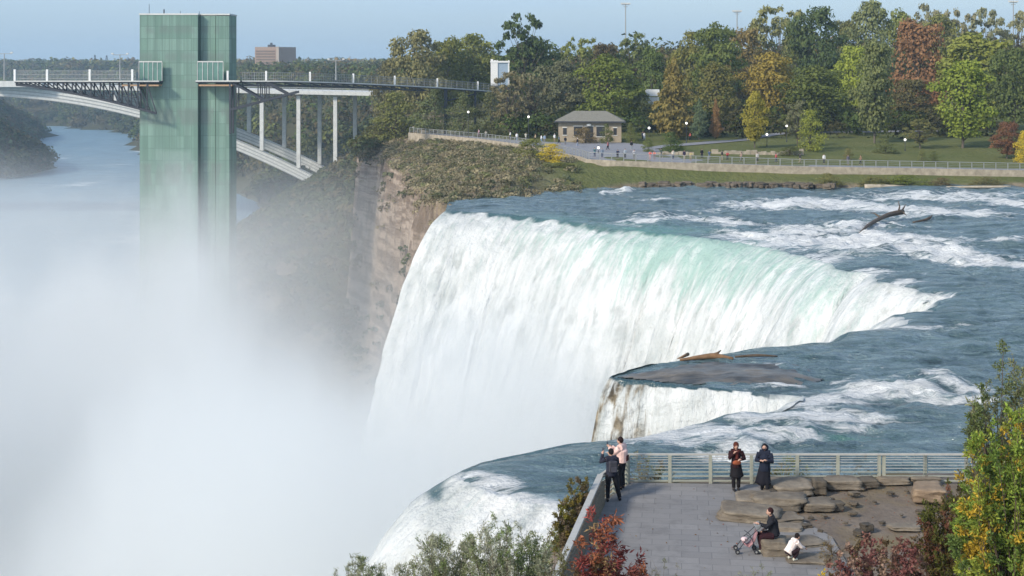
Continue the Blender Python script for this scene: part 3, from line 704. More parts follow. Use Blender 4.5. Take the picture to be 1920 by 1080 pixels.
# --- hotel block on the skyline
def hotel():
    Y = 1300.0; T = empty('apartment_tower', (wx(478, Y), Y, 5), 'lone tan high rise block on the skyline right of the green tower', 'building')
    s = Y / FPX; zt = wz(88, Y) - 5; w1 = 42 * s; w2 = 14 * s
    m = MB(); m.prism([(0, 0), (w1 - 1, 0), (w1 + 4.5, 4), (72 * s, 16), (72 * s - 5, 40), (0, 30)], 0, zt); m.build('wall', M_BRICK, T)
    mw = simple('hotel_window', (.22, .17, .13), .4, .2)
    for k in range(9):
        m = MB(); z = 8 + k * (zt - 10) / 9; m.box(1, w1 - 2, -.4, -.003, z, z + 1.3); m.build('window_band', mw, T)
    m = MB(); m.box(w1 - .9, w1 + 1.6, -1.0, 3, 0, zt + .3); m.build('corner_shaft', simple('corner_concrete', (.45, .38, .31), .9, .1, .1), T)
    m = MB(); m.box(w1 * .5, w1 * .5 + 6, 8, 16, zt + .003, zt + 2.2); m.box(w1 * .5 + 2, w1 * .5 + 4, 10, 12, zt + 2.2, zt + 4); m.build('roof_plant', M_STEEL, T)
hotel()
# --- park building
def park_building():
    Y = 300.0; cx = wx(1047, Y); zg = ground_z(cx + 7, Y) - .05
    T = empty('park_building', (cx, Y, zg), 'low tan stone building with a hipped shingle roof beside the walkway', 'building', rz=R(-4))
    W, D, H = 13.4, 8.5, 4.4
    m = MB(); m.box(0, W, 0, D, 0, H); m.build('wall', M_TAN, T)
    o = .9; zr = 6.6
    m = MB(); m.add([(-o, -o, H + .003), (W + o, -o, H + .003), (W + o, D + o, H + .003), (-o, D + o, H + .003), (3.2, D / 2, zr), (W - 3.2, D / 2, zr)],
                   [(0, 1, 5, 4), (1, 2, 5), (2, 3, 4, 5), (3, 0, 4), (0, 3, 2, 1)]); rf = m.build('roof', M_ROOF, T)
    m = MB(); m.box(-o - .05, W + o + .05, -o - .12, -o - .003, H - .12, H + .14); m.build('fascia', M_STEEL, rf)
    for x0, x1, z0, z1, nm in ((1.0, 1.75, 1.6, 3.1, 'window'), (3.3, 5.1, 1.3, 3.4, 'window'), (5.7, 7.4, .0, 3.4, 'doorway'), (8.1, 9.9, 1.3, 3.4, 'window'), (11.7, 12.4, 1.6, 3.1, 'window')):
        m = MB(); m.box(x0, x1, -.06, .1, z0, z1); f = m.build(nm, M_DARK, T)
        m = MB(); m.box(x0 - .15, x1 + .15, -.1, -.063, z1, z1 + .2); m.build('lintel', M_PALE, f)
        if z0 > .5: m = MB(); m.box(x0 - .15, x1 + .15, -.12, -.063, z0 - .15, z0); m.build('sill', M_PALE, f)
    m = MB(); m.ball((6.5, -.35, 3.75), .5, 10, 6, (1.1, .3, .5)); m.build('sign_plaque', M_WHITE, T)
park_building()
def kiosk():
    Y = 345; T = empty('park_shelter', (wx(1212, Y), Y, ground_z(wx(1212, Y), Y)), 'pale flat roofed shelter half hidden behind the bronze conical tree', 'shelter')
    zt = wz(168, Y) - T.location.z; x1 = 3.2
    m = MB(); m.box(0, x1, 0, 3, zt - 1.6, zt); m.build('roof', M_WHITE, T)
    m = MB(); m.box(.1, x1 - .1, .1, 2.9, zt - 3.6, zt - 1.9); m.build('band', M_PALE, T)
    m = MB(); m.box(.12, x1 - .12, .12, 2.88, 0, zt - 3.603); m.build('wall', M_DARK, T)
kiosk()
# --- terrace, wall and railing at the rim
WALL = [(wx(768, 337), 337.0), (wx(900, 308), 308.0), (wx(1000, 281), 281.0), (wx(1060, 256), 257.0), (wx(1092, 246), 247.0), (wx(1103, 240), 240.6), (wx(1150, 239.5), 239.4), (31, 239.5), (49, 239.6), (67, 240), (87, 240), (130, 240)]
def terrace():
    poly = WALL + [(130, 246), (49, 247.5), (38, 250), (31, 256), (29, 276), (27, 292), (24, 297), (9, 299), (2, 306), (-8, 322), (-18, 340)]
    xs = np.arange(-30, 131, .6); ys = np.arange(238, 345, .6); X, Y = np.meshgrid(xs, ys); k = in_poly(X, Y, poly); kf = k[:-1, :-1] & k[1:, 1:] & k[1:, :-1] & k[:-1, 1:]
    Z = terr_z(X, Y) + .035
    # keep the sheet above the ground
    o = np_mesh('terrace_paving', np.stack([X.ravel(), Y.ravel(), Z.ravel()], 1), grid_faces(len(xs), len(ys), kf), M_GREYPAVE); tag(o, kind='structure')
    P, s = resample(np.array(WALL), 1.0); Z = terr_z(P[:, 0], P[:, 1])
    Tn = np.gradient(P, axis=0); Tn /= np.linalg.norm(Tn, axis=1)[:, None]; N = np.stack([Tn[:, 1], -Tn[:, 0]], 1)
    if np.median(N[-30:, 1]) > 0: N = -N
    vs = []; fs = []
    h = np.where(P[:, 0] < 12, 1.3, .95)
    for i in range(len(P)):
        for dn, z in ((.0, Z[i] - 3), (.35, Z[i] - 3), (.35, Z[i] + .28), (0, Z[i] + .28)):
            vs.append((P[i, 0] + N[i, 0] * dn, P[i, 1] + N[i, 1] * dn, z))
    for i in range(len(P) - 1):
        for a, b in ((0, 1), (1, 2), (2, 3), (3, 0)): fs.append((i * 4 + a, i * 4 + b, i * 4 + 4 + b, i * 4 + 4 + a))
    fs.append((0, 1, 2, 3)); n = len(P) * 4; fs.append((n - 1, n - 2, n - 3, n - 4))
    m = MB(); m.add(vs, fs); o = m.build('retaining_wall', M_STONE); tag(o, 'long low tan stone wall curving along the top of the grass bank', 'wall')
    T = empty('railing', (0, 0, 0), 'pale metal railing along the far stone wall above the river', 'railing')
    def at_s(q): return np.array([np.interp(q, s, P[:, 0]), np.interp(q, s, P[:, 1])])
    rb = MB(); posts = np.arange(0, s[-1] - 30, 2.05)
    if len(posts) > 98: posts = np.linspace(0, s[-1] - 30, 98)
    def rz_(p): return float(terr_z(np.array(p[0]), np.array(p[1]))) + .28
    pv = None
    for q in posts:
        p = at_s(q) ; z = rz_(p); m = MB(); m.box(p[0] - .07, p[0] + .07, p[1] - .05, p[1] + .05, z, z + 1.15); m.build('post', M_RAIL, T)
        if pv is not None:
            for dz in (.3, .6, .85): rb.beam((pv[0], pv[1], pv[2] + dz), (p[0], p[1], z + dz), .035)
            rb.beam((pv[0], pv[1], pv[2] + 1.17), (p[0], p[1], z + 1.17), .1)
        pv = (p[0], p[1], z)
    rb.build('rail', M_RAIL, T)
terrace()
# paths and roads behind the park
def paths():
    for nm, pts, wd in (('park_path', [(1165, 285), (1240, 276), (1330, 268), (1400, 262), (1480, 250), (1600, 248), (1760, 246)], 3.0),):
        P = []
        for px, py in pts:
            Y = 290.0
            for _ in range(12):
                z = ground_z(wx(px, Y), Y); Y = (CZ - z) * FPX / (py - HY)
            P.append((wx(px, Y), Y))
        P, s = resample(catmull(P, 8), 1.5); vs = []; fs = []
        for i, p in enumerate(P):
            for d in (-wd, wd): vs.append((p[0], p[1] + d, ground_z(p[0], p[1] + d) + .12))
        for i in range(len(P) - 1): fs.append((2 * i, 2 * i + 2, 2 * i + 3, 2 * i + 1))
        m = MB(); m.add(vs, fs); tag(m.build(nm, M_GREYPAVE), kind='structure')
paths()
def beds():
    """rough stone edged planting ledge behind the terrace"""
    for px, py, wpx, hgt, lb in ((1120, 262, 62, .7, 'tan boulder row edging the plaza in front of the park building'), (1420, 290, 170, .8, 'long rough stone retaining ledge behind the far railing at centre right'),
                              (1262, 290, 60, .6, 'short stone ledge under the round green bushes'), (1340, 246, 70, 1.3, 'dark brown block wall behind the blue green conifer')):
        Y = 280.0
        for _ in range(12): z = ground_z(wx(px, Y), Y); Y = (CZ - z) * FPX / (py - HY)
        sc_ = Y / FPX; rng = random.Random(px); x = -wpx / 2 * sc_; m = MB()
        T = wx(px, Y)
        while x < wpx / 2 * sc_:
            wd = rng.uniform(.5, 1.3); hh = hgt * rng.uniform(.6, 1.1)
            m.box(x, x + wd * .96, rng.uniform(-.3, .1), .9, -.3, hh, Matrix.Rotation(rng.uniform(-.06, .06), 4, 'Y')); x += wd
        o = m.build('stone_ledge', M_STONE if px != 1340 else simple('dark_block', (.10, .075, .06), .9)); o.location = (T, Y, z); tag(o, lb, 'stone ledge')
beds()
# --- lamp posts, masts
def lamp(px, gy, Y, lab, first=[None]):
    X = wx(px, Y); z = wz(gy, Y); zg = ground_z(X, Y) - .1; h = z - zg
    T = empty('street_lamp', (X, Y, zg), lab, 'street lamp', 'globe street lamps in the far park')
    m = MB(); m.tube([(0, 0, 0), (0, 0, .5), (0, 0, .52), (0, 0, h - .3)], [.13, .12, .06, .05], 8); m.build('pole', M_STEEL, T)
    m = MB(); m.ball((0, 0, h), .25, 12, 8); m.build('globe', M_GLOBE, T, True)
    m = MB(); m.tube([(0, 0, h + .33), (0, 0, h + .42)], [.16, .05], 8); m.build('cap', M_STEEL, T)
for a in ((878, 210, 312, 'globe lamp on a dark pole under the park end of the footbridge'), (991, 219, 300, 'globe lamp beside the pale leaning trunks left of the stone building'),
          (1217, 240, 283, 'globe lamp just right of the stone building by the round bushes'), (1287, 231, 296, 'globe lamp in front of the bronze conical tree'),
          (1475, 236, 300, 'globe lamp by the grey road right of the golden tree'), (1438, 252, 287, 'globe lamp at the right foot of the yellow green tree'),
          (1697, 262, 280, 'globe lamp alone on the shaded lawn at right'), (1122, 277, 262, 'globe lamp rising from the far plaza near the corner of the railing')):
    lamp(*a)
def mast(px, top, Y, lab, kind):
    X = wx(px, Y); z0 = 6 if Y > 450 else 4
    if kind == 'bridge': z0 = wz(150, Y)
    H = wz(top, Y) - z0; s = Y / FPX
    T = empty('light_mast' if kind != 'pylon' else 'lattice_pylon', (X, Y, z0), lab, 'light mast' if kind != 'pylon' else 'pylon')
    if kind == 'pylon':
        m = MB()
        for sx in (-1, 1): m.beam((sx * 4, 0, 0), (sx * .5, 0, H), .9)
        for k in range(5): z = H * (.5 + .1 * k); m.beam((-3 + k * .5, 0, z), (3 - k * .5, 0, z + 2), .6)
        m.build('lattice', M_STEEL, T); return
    m = MB(); m.tube([(0, 0, 0), (0, 0, H)], [.35 * Y / 600, .2 * Y / 600], 8); m.build('pole', M_RAIL, T)
    a = 7 * s if kind == 'park' else 14 * s
    m = MB(); m.beam((-a, 0, H - .2), (a, 0, H - .2), .25 * Y / 600)
    if kind == 'park': m.beam((-a * .6, 0, H - 1), (a * .6, 0, H - 1), .2)
    m.build('crossarm', M_RAIL, T)
    for sx in ((-1, -.33, .33, 1) if kind == 'park' else (-1, 1)):
        m = MB(); m.box(sx * a - .45 * Y / 600, sx * a + .45 * Y / 600, -.4, .4, H + .003, H + .6 * Y / 600); m.build('lamp_head', M_PALE, T)
mast(1173, 8, 600, 'tall light mast above the centre of the tree line', 'park'); mast(1382, 22, 620, 'shorter faint light mast left of the tallest pale tree', 'park'); mast(1900, 4, 560, 'light mast above the trees at the right edge', 'park')
mast(8, 100, 640, 'double armed light mast on the arch bridge at the left edge', 'bridge'); mast(225, 102, 640, 'double armed light mast just left of the green tower', 'bridge'); mast(630, 112, 640, 'double armed light mast over the footbridge right of the high rise', 'bridge')
mast(178, 103, 2200, 'faint pylon on the left skyline, left one of two', 'pylon'); mast(200, 104, 2250, 'faint pylon on the left skyline nearer the green tower', 'pylon')
# ================================================================== foliage
def leaf_mat(name, attr=False, var=0.35, transl=0.25):
    t = NT(name)
    if attr: base = t.n('Attribute', _attribute_name='col').outputs['Vector']
    else: base = t.n('ObjectInfo').outputs['Color']
    lv = t.n('Attribute', _attribute_name='leaf').outputs['Fac']
    c = t.mix(1.0, base, t.ramp(lv, [(0, 1 - var), (1, 1 + var)]), 'MULTIPLY')
    c = t.mix(t.ramp(lv, [(0.8, 0), (1.0, 0.25)]), c, (0.30, 0.26, 0.08))
    d = t.n('BsdfDiffuse', Color=c); tr = t.n('BsdfTranslucent', Color=c); ms = t.n('MixShader', Fac=transl)
    t.t.links.new(d.outputs[0], ms.inputs[1]); t.t.links.new(tr.outputs[0], ms.inputs[2]); t.t.links.new(ms.outputs[0], t.out.inputs['Surface']); return t.m
M_LEAF = leaf_mat('foliage'); M_LEAFA = leaf_mat('mixed_foliage', True)
M_BARK = simple('bark', (0.115, 0.095, 0.075), 0.9, 0.3, 2.0, 0.05)
M_BARKP = simple('pale_bark', (0.27, 0.24, 0.20), 0.9, 0.25, 2.0, 0.05)
def quads(c, nrm, size, rs, asp=1.0, twist=None):
    n = len(c); nrm = nrm / (np.linalg.norm(nrm, axis=1)[:, None] + 1e-9)
    r = rs.randn(n, 3) if twist is None else twist
    u = np.cross(nrm, r); u /= (np.linalg.norm(u, axis=1)[:, None] + 1e-9); v = np.cross(nrm, u)
    s = (size * np.ones(n))[:, None]; bend = nrm * s * rs.uniform(-.3, .3, (n, 1))
    V = np.stack([c - u * s, c - v * s * asp + bend, c + u * s, c + v * s * asp + bend], 1).reshape(-1, 3)
    F = np.arange(n * 4).reshape(n, 4); return V, F
def crown_pts(kind, n, rs):
    """unit crown: z 0..1, radius about .5; returns points and outward normals"""
    nl = {'round': 34, 'spread': 38, 'cone': 60, 'tall': 30, 'airy': 80, 'bush': 22}[kind]
    L = []; Rr = []
    for i in range(nl):
        for _ in range(50):
            z = rs.rand(); a = rs.rand() * 2 * math.pi; q = rs.rand() ** .45
            if kind == 'round': rad = .47 * math.sqrt(max(0, 1 - ((z - .48) / .55) ** 2)); lr = rs.uniform(.10, .17)
            elif kind == 'spread': rad = .5 * math.sqrt(max(0, 1 - ((z - .42) / .58) ** 2)); lr = rs.uniform(.09, .16)
            elif kind == 'cone': rad = .50 * (1 - z) ** .72 * (.25 + min(1, z * 5) * .75); lr = rs.uniform(.05, .10) * (1.25 - z)
            elif kind == 'tall': rad = .40 * math.sqrt(max(0, 1 - ((z - .5) / .52) ** 2)); lr = rs.uniform(.09, .15)
            elif kind == 'airy': rad = .5 * math.sqrt(max(0, 1 - ((z - .55) / .5) ** 2)); lr = rs.uniform(.04, .085)
            else: rad = .5 * math.sqrt(max(0, 1 - (z / 1.0) ** 2)); lr = rs.uniform(.12, .2)
            if rad > .05: break
        rr = rad * (q if kind != 'cone' else .55 + .45 * q)
        L.append((rr * math.cos(a), rr * math.sin(a), z)); Rr.append(lr)
    L = np.array(L); Rr = np.array(Rr); wgt = Rr ** 2; wgt /= wgt.sum()
    k = rs.choice(nl, n, p=wgt); d = rs.randn(n, 3); d /= np.linalg.norm(d, axis=1)[:, None]
    d[:, 2] = np.where(d[:, 2] < -.35, -d[:, 2], d[:, 2])
    rad = Rr[k] * (rs.rand(n) ** .35); sc3 = np.array([1.15, 1.15, .72 if kind != 'cone' else .5]); P = L[k] + d * rad[:, None] * sc3
    if kind not in ('airy',):
        nf = int(n * (.30 if kind != 'cone' else .6)); z = rs.rand(nf) ** (1.0 if kind != 'cone' else 1.35); a = rs.rand(nf) * 6.283
        if kind == 'cone': rad = .47 * (1 - z) ** .8 * (.25 + np.minimum(1, z * 5) * .75) * (.86 + .14 * np.sin(z * 75 + 2 * np.sin(a * 3)))
        elif kind == 'bush': rad = .46 * np.sqrt(np.clip(1 - z ** 2, 0, 1))
        elif kind == 'tall': rad = .36 * np.sqrt(np.clip(1 - ((z - .5) / .52) ** 2, 0, 1))
        else: rad = .43 * np.sqrt(np.clip(1 - ((z - .47) / .52) ** 2, 0, 1))
        rad = rad * (.80 + .35 * vnoise(a * 1.6 + 20 * rs.rand(), z * 5))
        q = rs.rand(nf) ** .3; P[:nf] = np.stack([rad * q * np.cos(a), rad * q * np.sin(a), z], 1); d[:nf] = np.stack([np.cos(a), np.sin(a), .5 + 0 * a], 1)
    P += rs.randn(n, 3) * .012
    shade = (k * 7919 % 97) / 97.0
    return P, d, shade, L
_cr = {}
def crown_mesh(kind, var, n, lsize):
    key = (kind, var)
    if key in _cr: return _cr[key]
    rs = np.random.RandomState(hash(kind) % 1000 * 0 + sum(map(ord, kind)) * 13 + var)
    P, d, sh, L = crown_pts(kind, n, rs); nr = d + .55 * rs.randn(len(P), 3) + np.array([0, 0, .35])
    V, F = quads(P, nr, lsize * rs.uniform(.6, 1.3, len(P)), rs, .7)
    lf = np.clip(.30 + .4 * sh + .3 * rs.rand(len(P)), 0, 1); lf = np.repeat(lf, 4)
    me = np_mesh('crown', V, F, M_LEAF, attrs={'leaf': ('FLOAT', lf)}, raw=True, smooth=False)
    # trunk and limbs in the same unit frame
    m = MB(); r0 = .022; zc = -.38 if kind not in ('bush', 'cone') else -.08
    m.tube([(0, 0, zc), (.005, .004, zc * .4), (-.01, .01, .2), (.01, -.01, .75)], [r0 * 1.25, r0, r0 * .8, r0 * .25], 7)
    for q in L[rs.choice(len(L), 14 if kind != 'airy' else 40, replace=False)]:
        z0 = max(-.1, q[2] * .45 - .08); m.tube([(0, 0, z0), (q[0] * .45, q[1] * .45, (z0 + q[2]) * .52), tuple(q)], [r0 * .5, r0 * .3, r0 * .1], 5)
    tm = m.mesh('trunk', M_BARK, True)
    _cr[key] = (me, tm); return _cr[key]
def tree(name, px, top, base, halfw, Y, col, kind, lab, var=0, grp='trees of the far park', cat='tree', trunk=.14, n=None):
    X = wx(px, Y); zg = ground_z(X, Y); zt = wz(top, Y); zb = max(zg, wz(base, Y)) if base else zg
    H = zt - zb; Wd = 2 * halfw * Y / FPX
    clear = 0 if kind in ('bush', 'cone') else trunk
    z0 = zb + H * clear; hc = zt - z0
    me, tm = crown_mesh(kind, var, n or 6500, .024)
    T = empty(name, (X, Y, zb - .3), lab, cat, grp)
    rz = random.Random(px * 7 + top).uniform(0, 6.28)
    c = bpy.data.objects.new('crown', me); link(c, T); c.location = (0, 0, z0 - zb + .3); c.scale = (Wd, Wd, hc); c.rotation_euler = (0, 0, rz); col = tuple(a_ * .84 + b_ * .16 for a_, b_ in zip(col, (.125, .125, .05))); c.color = (col[0] * 1.42 + .015, col[1] * 1.48 + .015, col[2] * 1.25 + .006, 1)
    t = bpy.data.objects.new('trunk', tm); link(t, T); t.location = c.location; t.rotation_euler = c.rotation_euler; tk = Wd * .9
    t.scale = (tk, tk, hc)
    if kind not in ('bush', 'cone'):
        k2 = clear * H / (.38 * hc) ; 
        if k2 > 1: t.scale = (tk, tk, hc)
    return T
G1 = (.060, .085, .026); G2 = (.085, .105, .030); G3 = (.035, .058, .026); OL = (.125, .125, .035); YG = (.175, .195, .030); GOLD = (.21, .145, .035)
BRZ = (.165, .120, .045); RUST = (.195, .088, .058); GREY = (.13, .125, .085); PUR = (.06, .035, .028); BLUEG = (.065, .090, .065); TANC = (.15, .13, .07); DKRED = (.12, .04, .035); YEL = (.42, .30, .03)
TREES = [
 ('deciduous_tree', 1206, 178, 262, 26, 332, (.05, .06, .03), 'round', 'small dark tree hiding the foot of the pale flat roofed shelter'),
 # name, px, top, base, halfw, Y, colour, kind, label
 ('deciduous_tree', 782, 66, None, 56, 430, TANC, 'round', 'tan and ochre tree behind the footbridge, first of the high crowns from the left'),
 ('deciduous_tree', 838, 80, None, 42, 445, OL, 'round', 'olive green tree between the ochre tree and the broad crown behind the footbridge'),
 ('deciduous_tree', 885, 70, None, 60, 455, (.12, .125, .035), 'spread', 'broad olive crown with yellowish top behind the white pavilion'),
 ('deciduous_tree', 730, 112, None, 42, 480, (.10, .085, .05), 'round', 'low brownish crown sloping down to the left behind the footbridge'),
 ('deciduous_tree', 986, 32, None, 56, 395, G3, 'airy', 'tallest dark green tree with ragged branches right of the white pavilion'),
 ('deciduous_tree', 1000, 80, None, 60, 400, (.05, .07, .03), 'round', 'dense dark green crown filling in below the ragged tallest dark tree'),
 ('bare_tree', 955, 138, 262, 42, 318, (.15, .12, .085), 'airy', 'thin brown tree with a pale leaning trunk under the white pavilion'),
 ('bare_tree', 996, 140, 262, 42, 325, (.145, .125, .09), 'airy', 'thin brown tree with a straight pale trunk left of the stone building'),
 ('bare_tree', 1050, 120, None, 50, 350, (.085, .085, .065), 'round', 'smoky grey green tree right behind the left end of the stone building'),
 ('deciduous_tree', 1088, 68, None, 40, 450, (.15, .16, .05), 'airy', 'pale yellow green tree top between dark crowns above the stone building'),
 ('deciduous_tree', 1130, 84, None, 34, 425, PUR, 'round', 'small dark purple crown in the middle of the tree line'),
 ('deciduous_tree', 1146, 108, None, 68, 335, (.095, .115, .024), 'spread', 'big olive green tree directly behind the stone building roof'),
 ('deciduous_tree', 1186, 68, None, 42, 430, (.11, .125, .05), 'airy', 'light green ragged crown under the tallest light mast'),
 ('deciduous_tree', 1222, 100, None, 40, 400, G1, 'round', 'deep green crown left of the top of the bronze conical tree'),
 ('conifer_tree', 1264, 110, 256, 54, 306, BRZ, 'cone', 'large bronze green conical tree right of the stone building'),
 ('deciduous_tree', 1300, 62, None, 48, 430, (.125, .115, .035), 'round', 'mustard tinged tree top above the bronze conical tree'),
 ('deciduous_tree', 1346, 56, None, 52, 410, G2, 'spread', 'mid green layered tree left of the shorter light mast'),
 ('deciduous_tree', 1346, 126, None, 44, 350, (.115, .10, .035), 'round', 'low olive brown tree between the bronze cone and the golden tree'),
 ('conifer_tree', 1311, 186, 256, 22, 298, BLUEG, 'cone', 'small blue green conifer beside the walker in coral'),
 ('conifer_tree', 1342, 186, 256, 15, 300, (.19, .095, .055), 'cone', 'slender reddish brown conifer right of the small blue green one'),
 ('deciduous_tree', 1400, 62, None, 50, 445, (.15, .10, .045), 'round', 'brownish orange crown below the shorter light mast'),
 ('deciduous_tree', 1462, 8, None, 62, 470, (.17, .16, .075), 'airy', 'tallest pale straw coloured airy tree left of the dark round ones'),
 ('deciduous_tree', 1448, 104, None, 62, 355, GOLD, 'spread', 'golden orange tree in the middle of the park'),
 ('deciduous_tree', 1415, 178, 280, 30, 283, (.23, .185, .03), 'tall', 'narrow yellow tree standing in front of the golden orange tree'),
 ('deciduous_tree', 1534, 24, None, 58, 435, G3, 'round', 'high dark green rounded tree right of the straw coloured tree'),
 ('deciduous_tree', 1498, 50, None, 40, 440, (.07, .085, .035), 'round', 'green crown tucked left of the high dark rounded tree'),
 ('deciduous_tree', 1532, 128, 262, 72, 335, (.065, .08, .022), 'spread', 'wide dark olive tree shading the lawn right of the golden tree'),
 ('shrub', 1520, 212, 285, 30, 278, (.17, .18, .035), 'bush', 'small yellow green rounded tree in front of the wide dark olive tree'),
 ('bare_tree', 1495, 192, 276, 24, 286, GREY, 'airy', 'small nearly leafless grey tree right of the narrow yellow tree'),
 ('deciduous_tree', 1632, 12, None, 52, 455, (.13, .14, .07), 'tall', 'tall grey green crown right of the high dark rounded tree'),
 ('deciduous_tree', 1590, 40, None, 34, 460, (.09, .09, .04), 'round', 'brown green crown between the dark rounded and the grey green trees'),
 ('deciduous_tree', 1598, 88, None, 42, 385, (.20, .225, .035), 'round', 'bright lime green crown at the heart of the park'),
 ('deciduous_tree', 1640, 90, 285, 50, 296, (.105, .115, .055), 'tall', 'tall grey green willowy tree with a split pale trunk'),
 ('deciduous_tree', 1722, 50, None, 62, 365, RUST, 'round', 'rust red tree crown on the right half of the park'),
 ('deciduous_tree', 1700, 150, None, 44, 345, (.07, .055, .03), 'round', 'dark brown shaded crown under the rust red tree'),
 ('deciduous_tree', 1694, 26, None, 56, 475, (.15, .16, .05), 'spread', 'yellow green back row crown above the rust red tree'),
 ('deciduous_tree', 1756, 38, None, 50, 470, (.13, .125, .045), 'round', 'olive back row crown just right of the rust red tree top'),
 ('deciduous_tree', 1806, 122, 288, 66, 286, (.145, .175, .028), 'tall', 'bright green pyramid shaped tree on the lawn at right'),
 ('deciduous_tree', 1832, 70, None, 92, 345, (.145, .15, .035), 'spread', 'very wide olive yellow crown behind the bright green pyramid tree'),
 ('deciduous_tree', 1902, 92, None, 52, 325, (.06, .08, .03), 'round', 'deep green tree at the right edge above the dark red sapling'),
 ('bare_tree', 1745, 14, None, 40, 490, (.19, .17, .12), 'airy', 'bare greyish treetop above the rust red tree'),
 ('bare_tree', 1798, 14, None, 38, 492, (.20, .175, .125), 'airy', 'bare pinkish grey treetop midway between rust red tree and right edge'),
 ('bare_tree', 1850, 22, None, 42, 488, (.185, .175, .115), 'airy', 'bare pale treetop left of the mast at the right edge'),
 ('bare_tree', 1908, 26, None, 40, 494, (.19, .175, .11), 'airy', 'bare pale treetop under the mast at the right edge'),
 ('sapling', 1888, 232, 300, 30, 268, DKRED, 'round', 'dark red sapling on the lawn at the right edge'),
 ('shrub', 1918, 250, 318, 18, 262, YEL, 'bush', 'yellow bush cut by the right edge above the railing'),
 ('shrub', 1258, 250, 290, 27, 272, (.045, .075, .026), 'bush', 'large round dark green bush behind the far terrace railing'),
 ('shrub', 1215, 260, 290, 13, 270, (.09, .105, .035), 'bush', 'small round green bush left of the large round one'),
 ('shrub', 1097, 240, 268, 25, 295, (.13, .085, .055), 'bush', 'brownish bush in front of the stone building windows'),
 ('shrub', 1138, 234, 268, 14, 294, (.075, .085, .03), 'bush', 'round green bush in front of the stone building'),
 ('shrub', 1183, 232, 266, 14, 296, (.10, .11, .04), 'bush', 'grey green bush at the right corner of the stone building'),
 ('shrub', 1750, 285, 306, 12, 262, (.08, .09, .035), 'bush', 'low bush on the lawn right of the lone lamp, right one of two'),
 ('shrub', 1728, 283, 306, 9, 264, (.13, .13, .06), 'bush', 'low pale bush on the lawn right of the lone lamp, left one of two'),
 ('shrub', 1660, 262, 292, 22, 276, (.09, .10, .045), 'bush', 'scrubby green bush at the foot of the willowy tree'),
 ('shrub', 1725, 225, 285, 30, 285, (.12, .11, .05), 'airy', 'thin yellowish shrub behind the lone lamp on the lawn'),
 ('shrub', 1590, 280, 304, 12, 262, (.14, .12, .06), 'bush', 'straw coloured clump on the stone ledge behind the railing'),
 ('shrub', 1480, 275, 304, 22, 268, (.065, .075, .03), 'bush', 'dark low bush behind the railing near the yellow tree'),
 ('shrub', 1245, 288, 300, 12, 262, (.20, .15, .06), 'bush', 'tiny golden shrub by the bright figures at the terrace rail'),
 ('shrub', 815, 172, 245, 44, 340, (.085, .10, .055), 'bush', 'grey green bushy tree under the footbridge at the head of the cliff'),
 ('shrub', 742, 180, 300, 50, 352, (.12, .12, .045), 'bush', 'olive bushy tree at the cliff edge right of the last bridge column'),
 ('shrub', 700, 235, 330, 34, 356, (.085, .08, .05), 'bush', 'brown green bush clinging to the far left corner of the cliff'),
 ('shrub', 868, 180, 250, 32, 328, (.075, .085, .045), 'bush', 'green bush behind the lamp under the footbridge'),
 ('shrub', 920, 178, 255, 32, 330, (.09, .09, .05), 'bush', 'olive bush left of the leaning pale trunk'),
 ('shrub', 1036, 272, 330, 32, 249, YEL, 'bush', 'bright yellow bush on the slope below the curving stone wall'),
 ('shrub', 1000, 262, 340, 34, 256, (.13, .13, .04), 'bush', 'green yellow bush on the slope left of the bright yellow one'),
 ('shrub', 1050, 305, 350, 36, 238, (.13, .13, .045), 'bush', 'olive bush below the bright yellow one on the slope'),
 ('shrub', 940, 300, 350, 20, 258, (.06, .075, .045), 'bush', 'dark green bush halfway down the brown slope'),
 ('shrub', 1700, 330, 352, 45, 232, (.11, .13, .03), 'bush', 'green shoreline bush above the pale stranded log'),
 ('shrub', 1640, 332, 352, 36, 232.5, (.13, .12, .05), 'bush', 'olive shoreline bush left of the green shoreline bush'),
 ('shrub', 1555, 326, 350, 26, 233, (.14, .125, .05), 'bush', 'straw coloured shoreline bush at the right end of the boulders'),
 ('shrub', 1765, 334, 352, 30, 232.5, (.14, .10, .065), 'bush', 'reddish brown shoreline bush right of the green one'),
 ('shrub', 1850, 334, 352, 36, 232.5, (.13, .11, .06), 'bush', 'brown low bush on the waterline near the right edge'),
]
for i, a in enumerate(TREES):
    name, px, top, base, hw, Y, col, kind, lab = a
    o = tree(name, px, top, base, hw, Y, col, kind, lab, var=i % 4, grp='trees and bushes of the far park', cat='shrub' if name == 'shrub' else 'tree', n={'airy': 4200, 'bush': 3000}.get(kind))
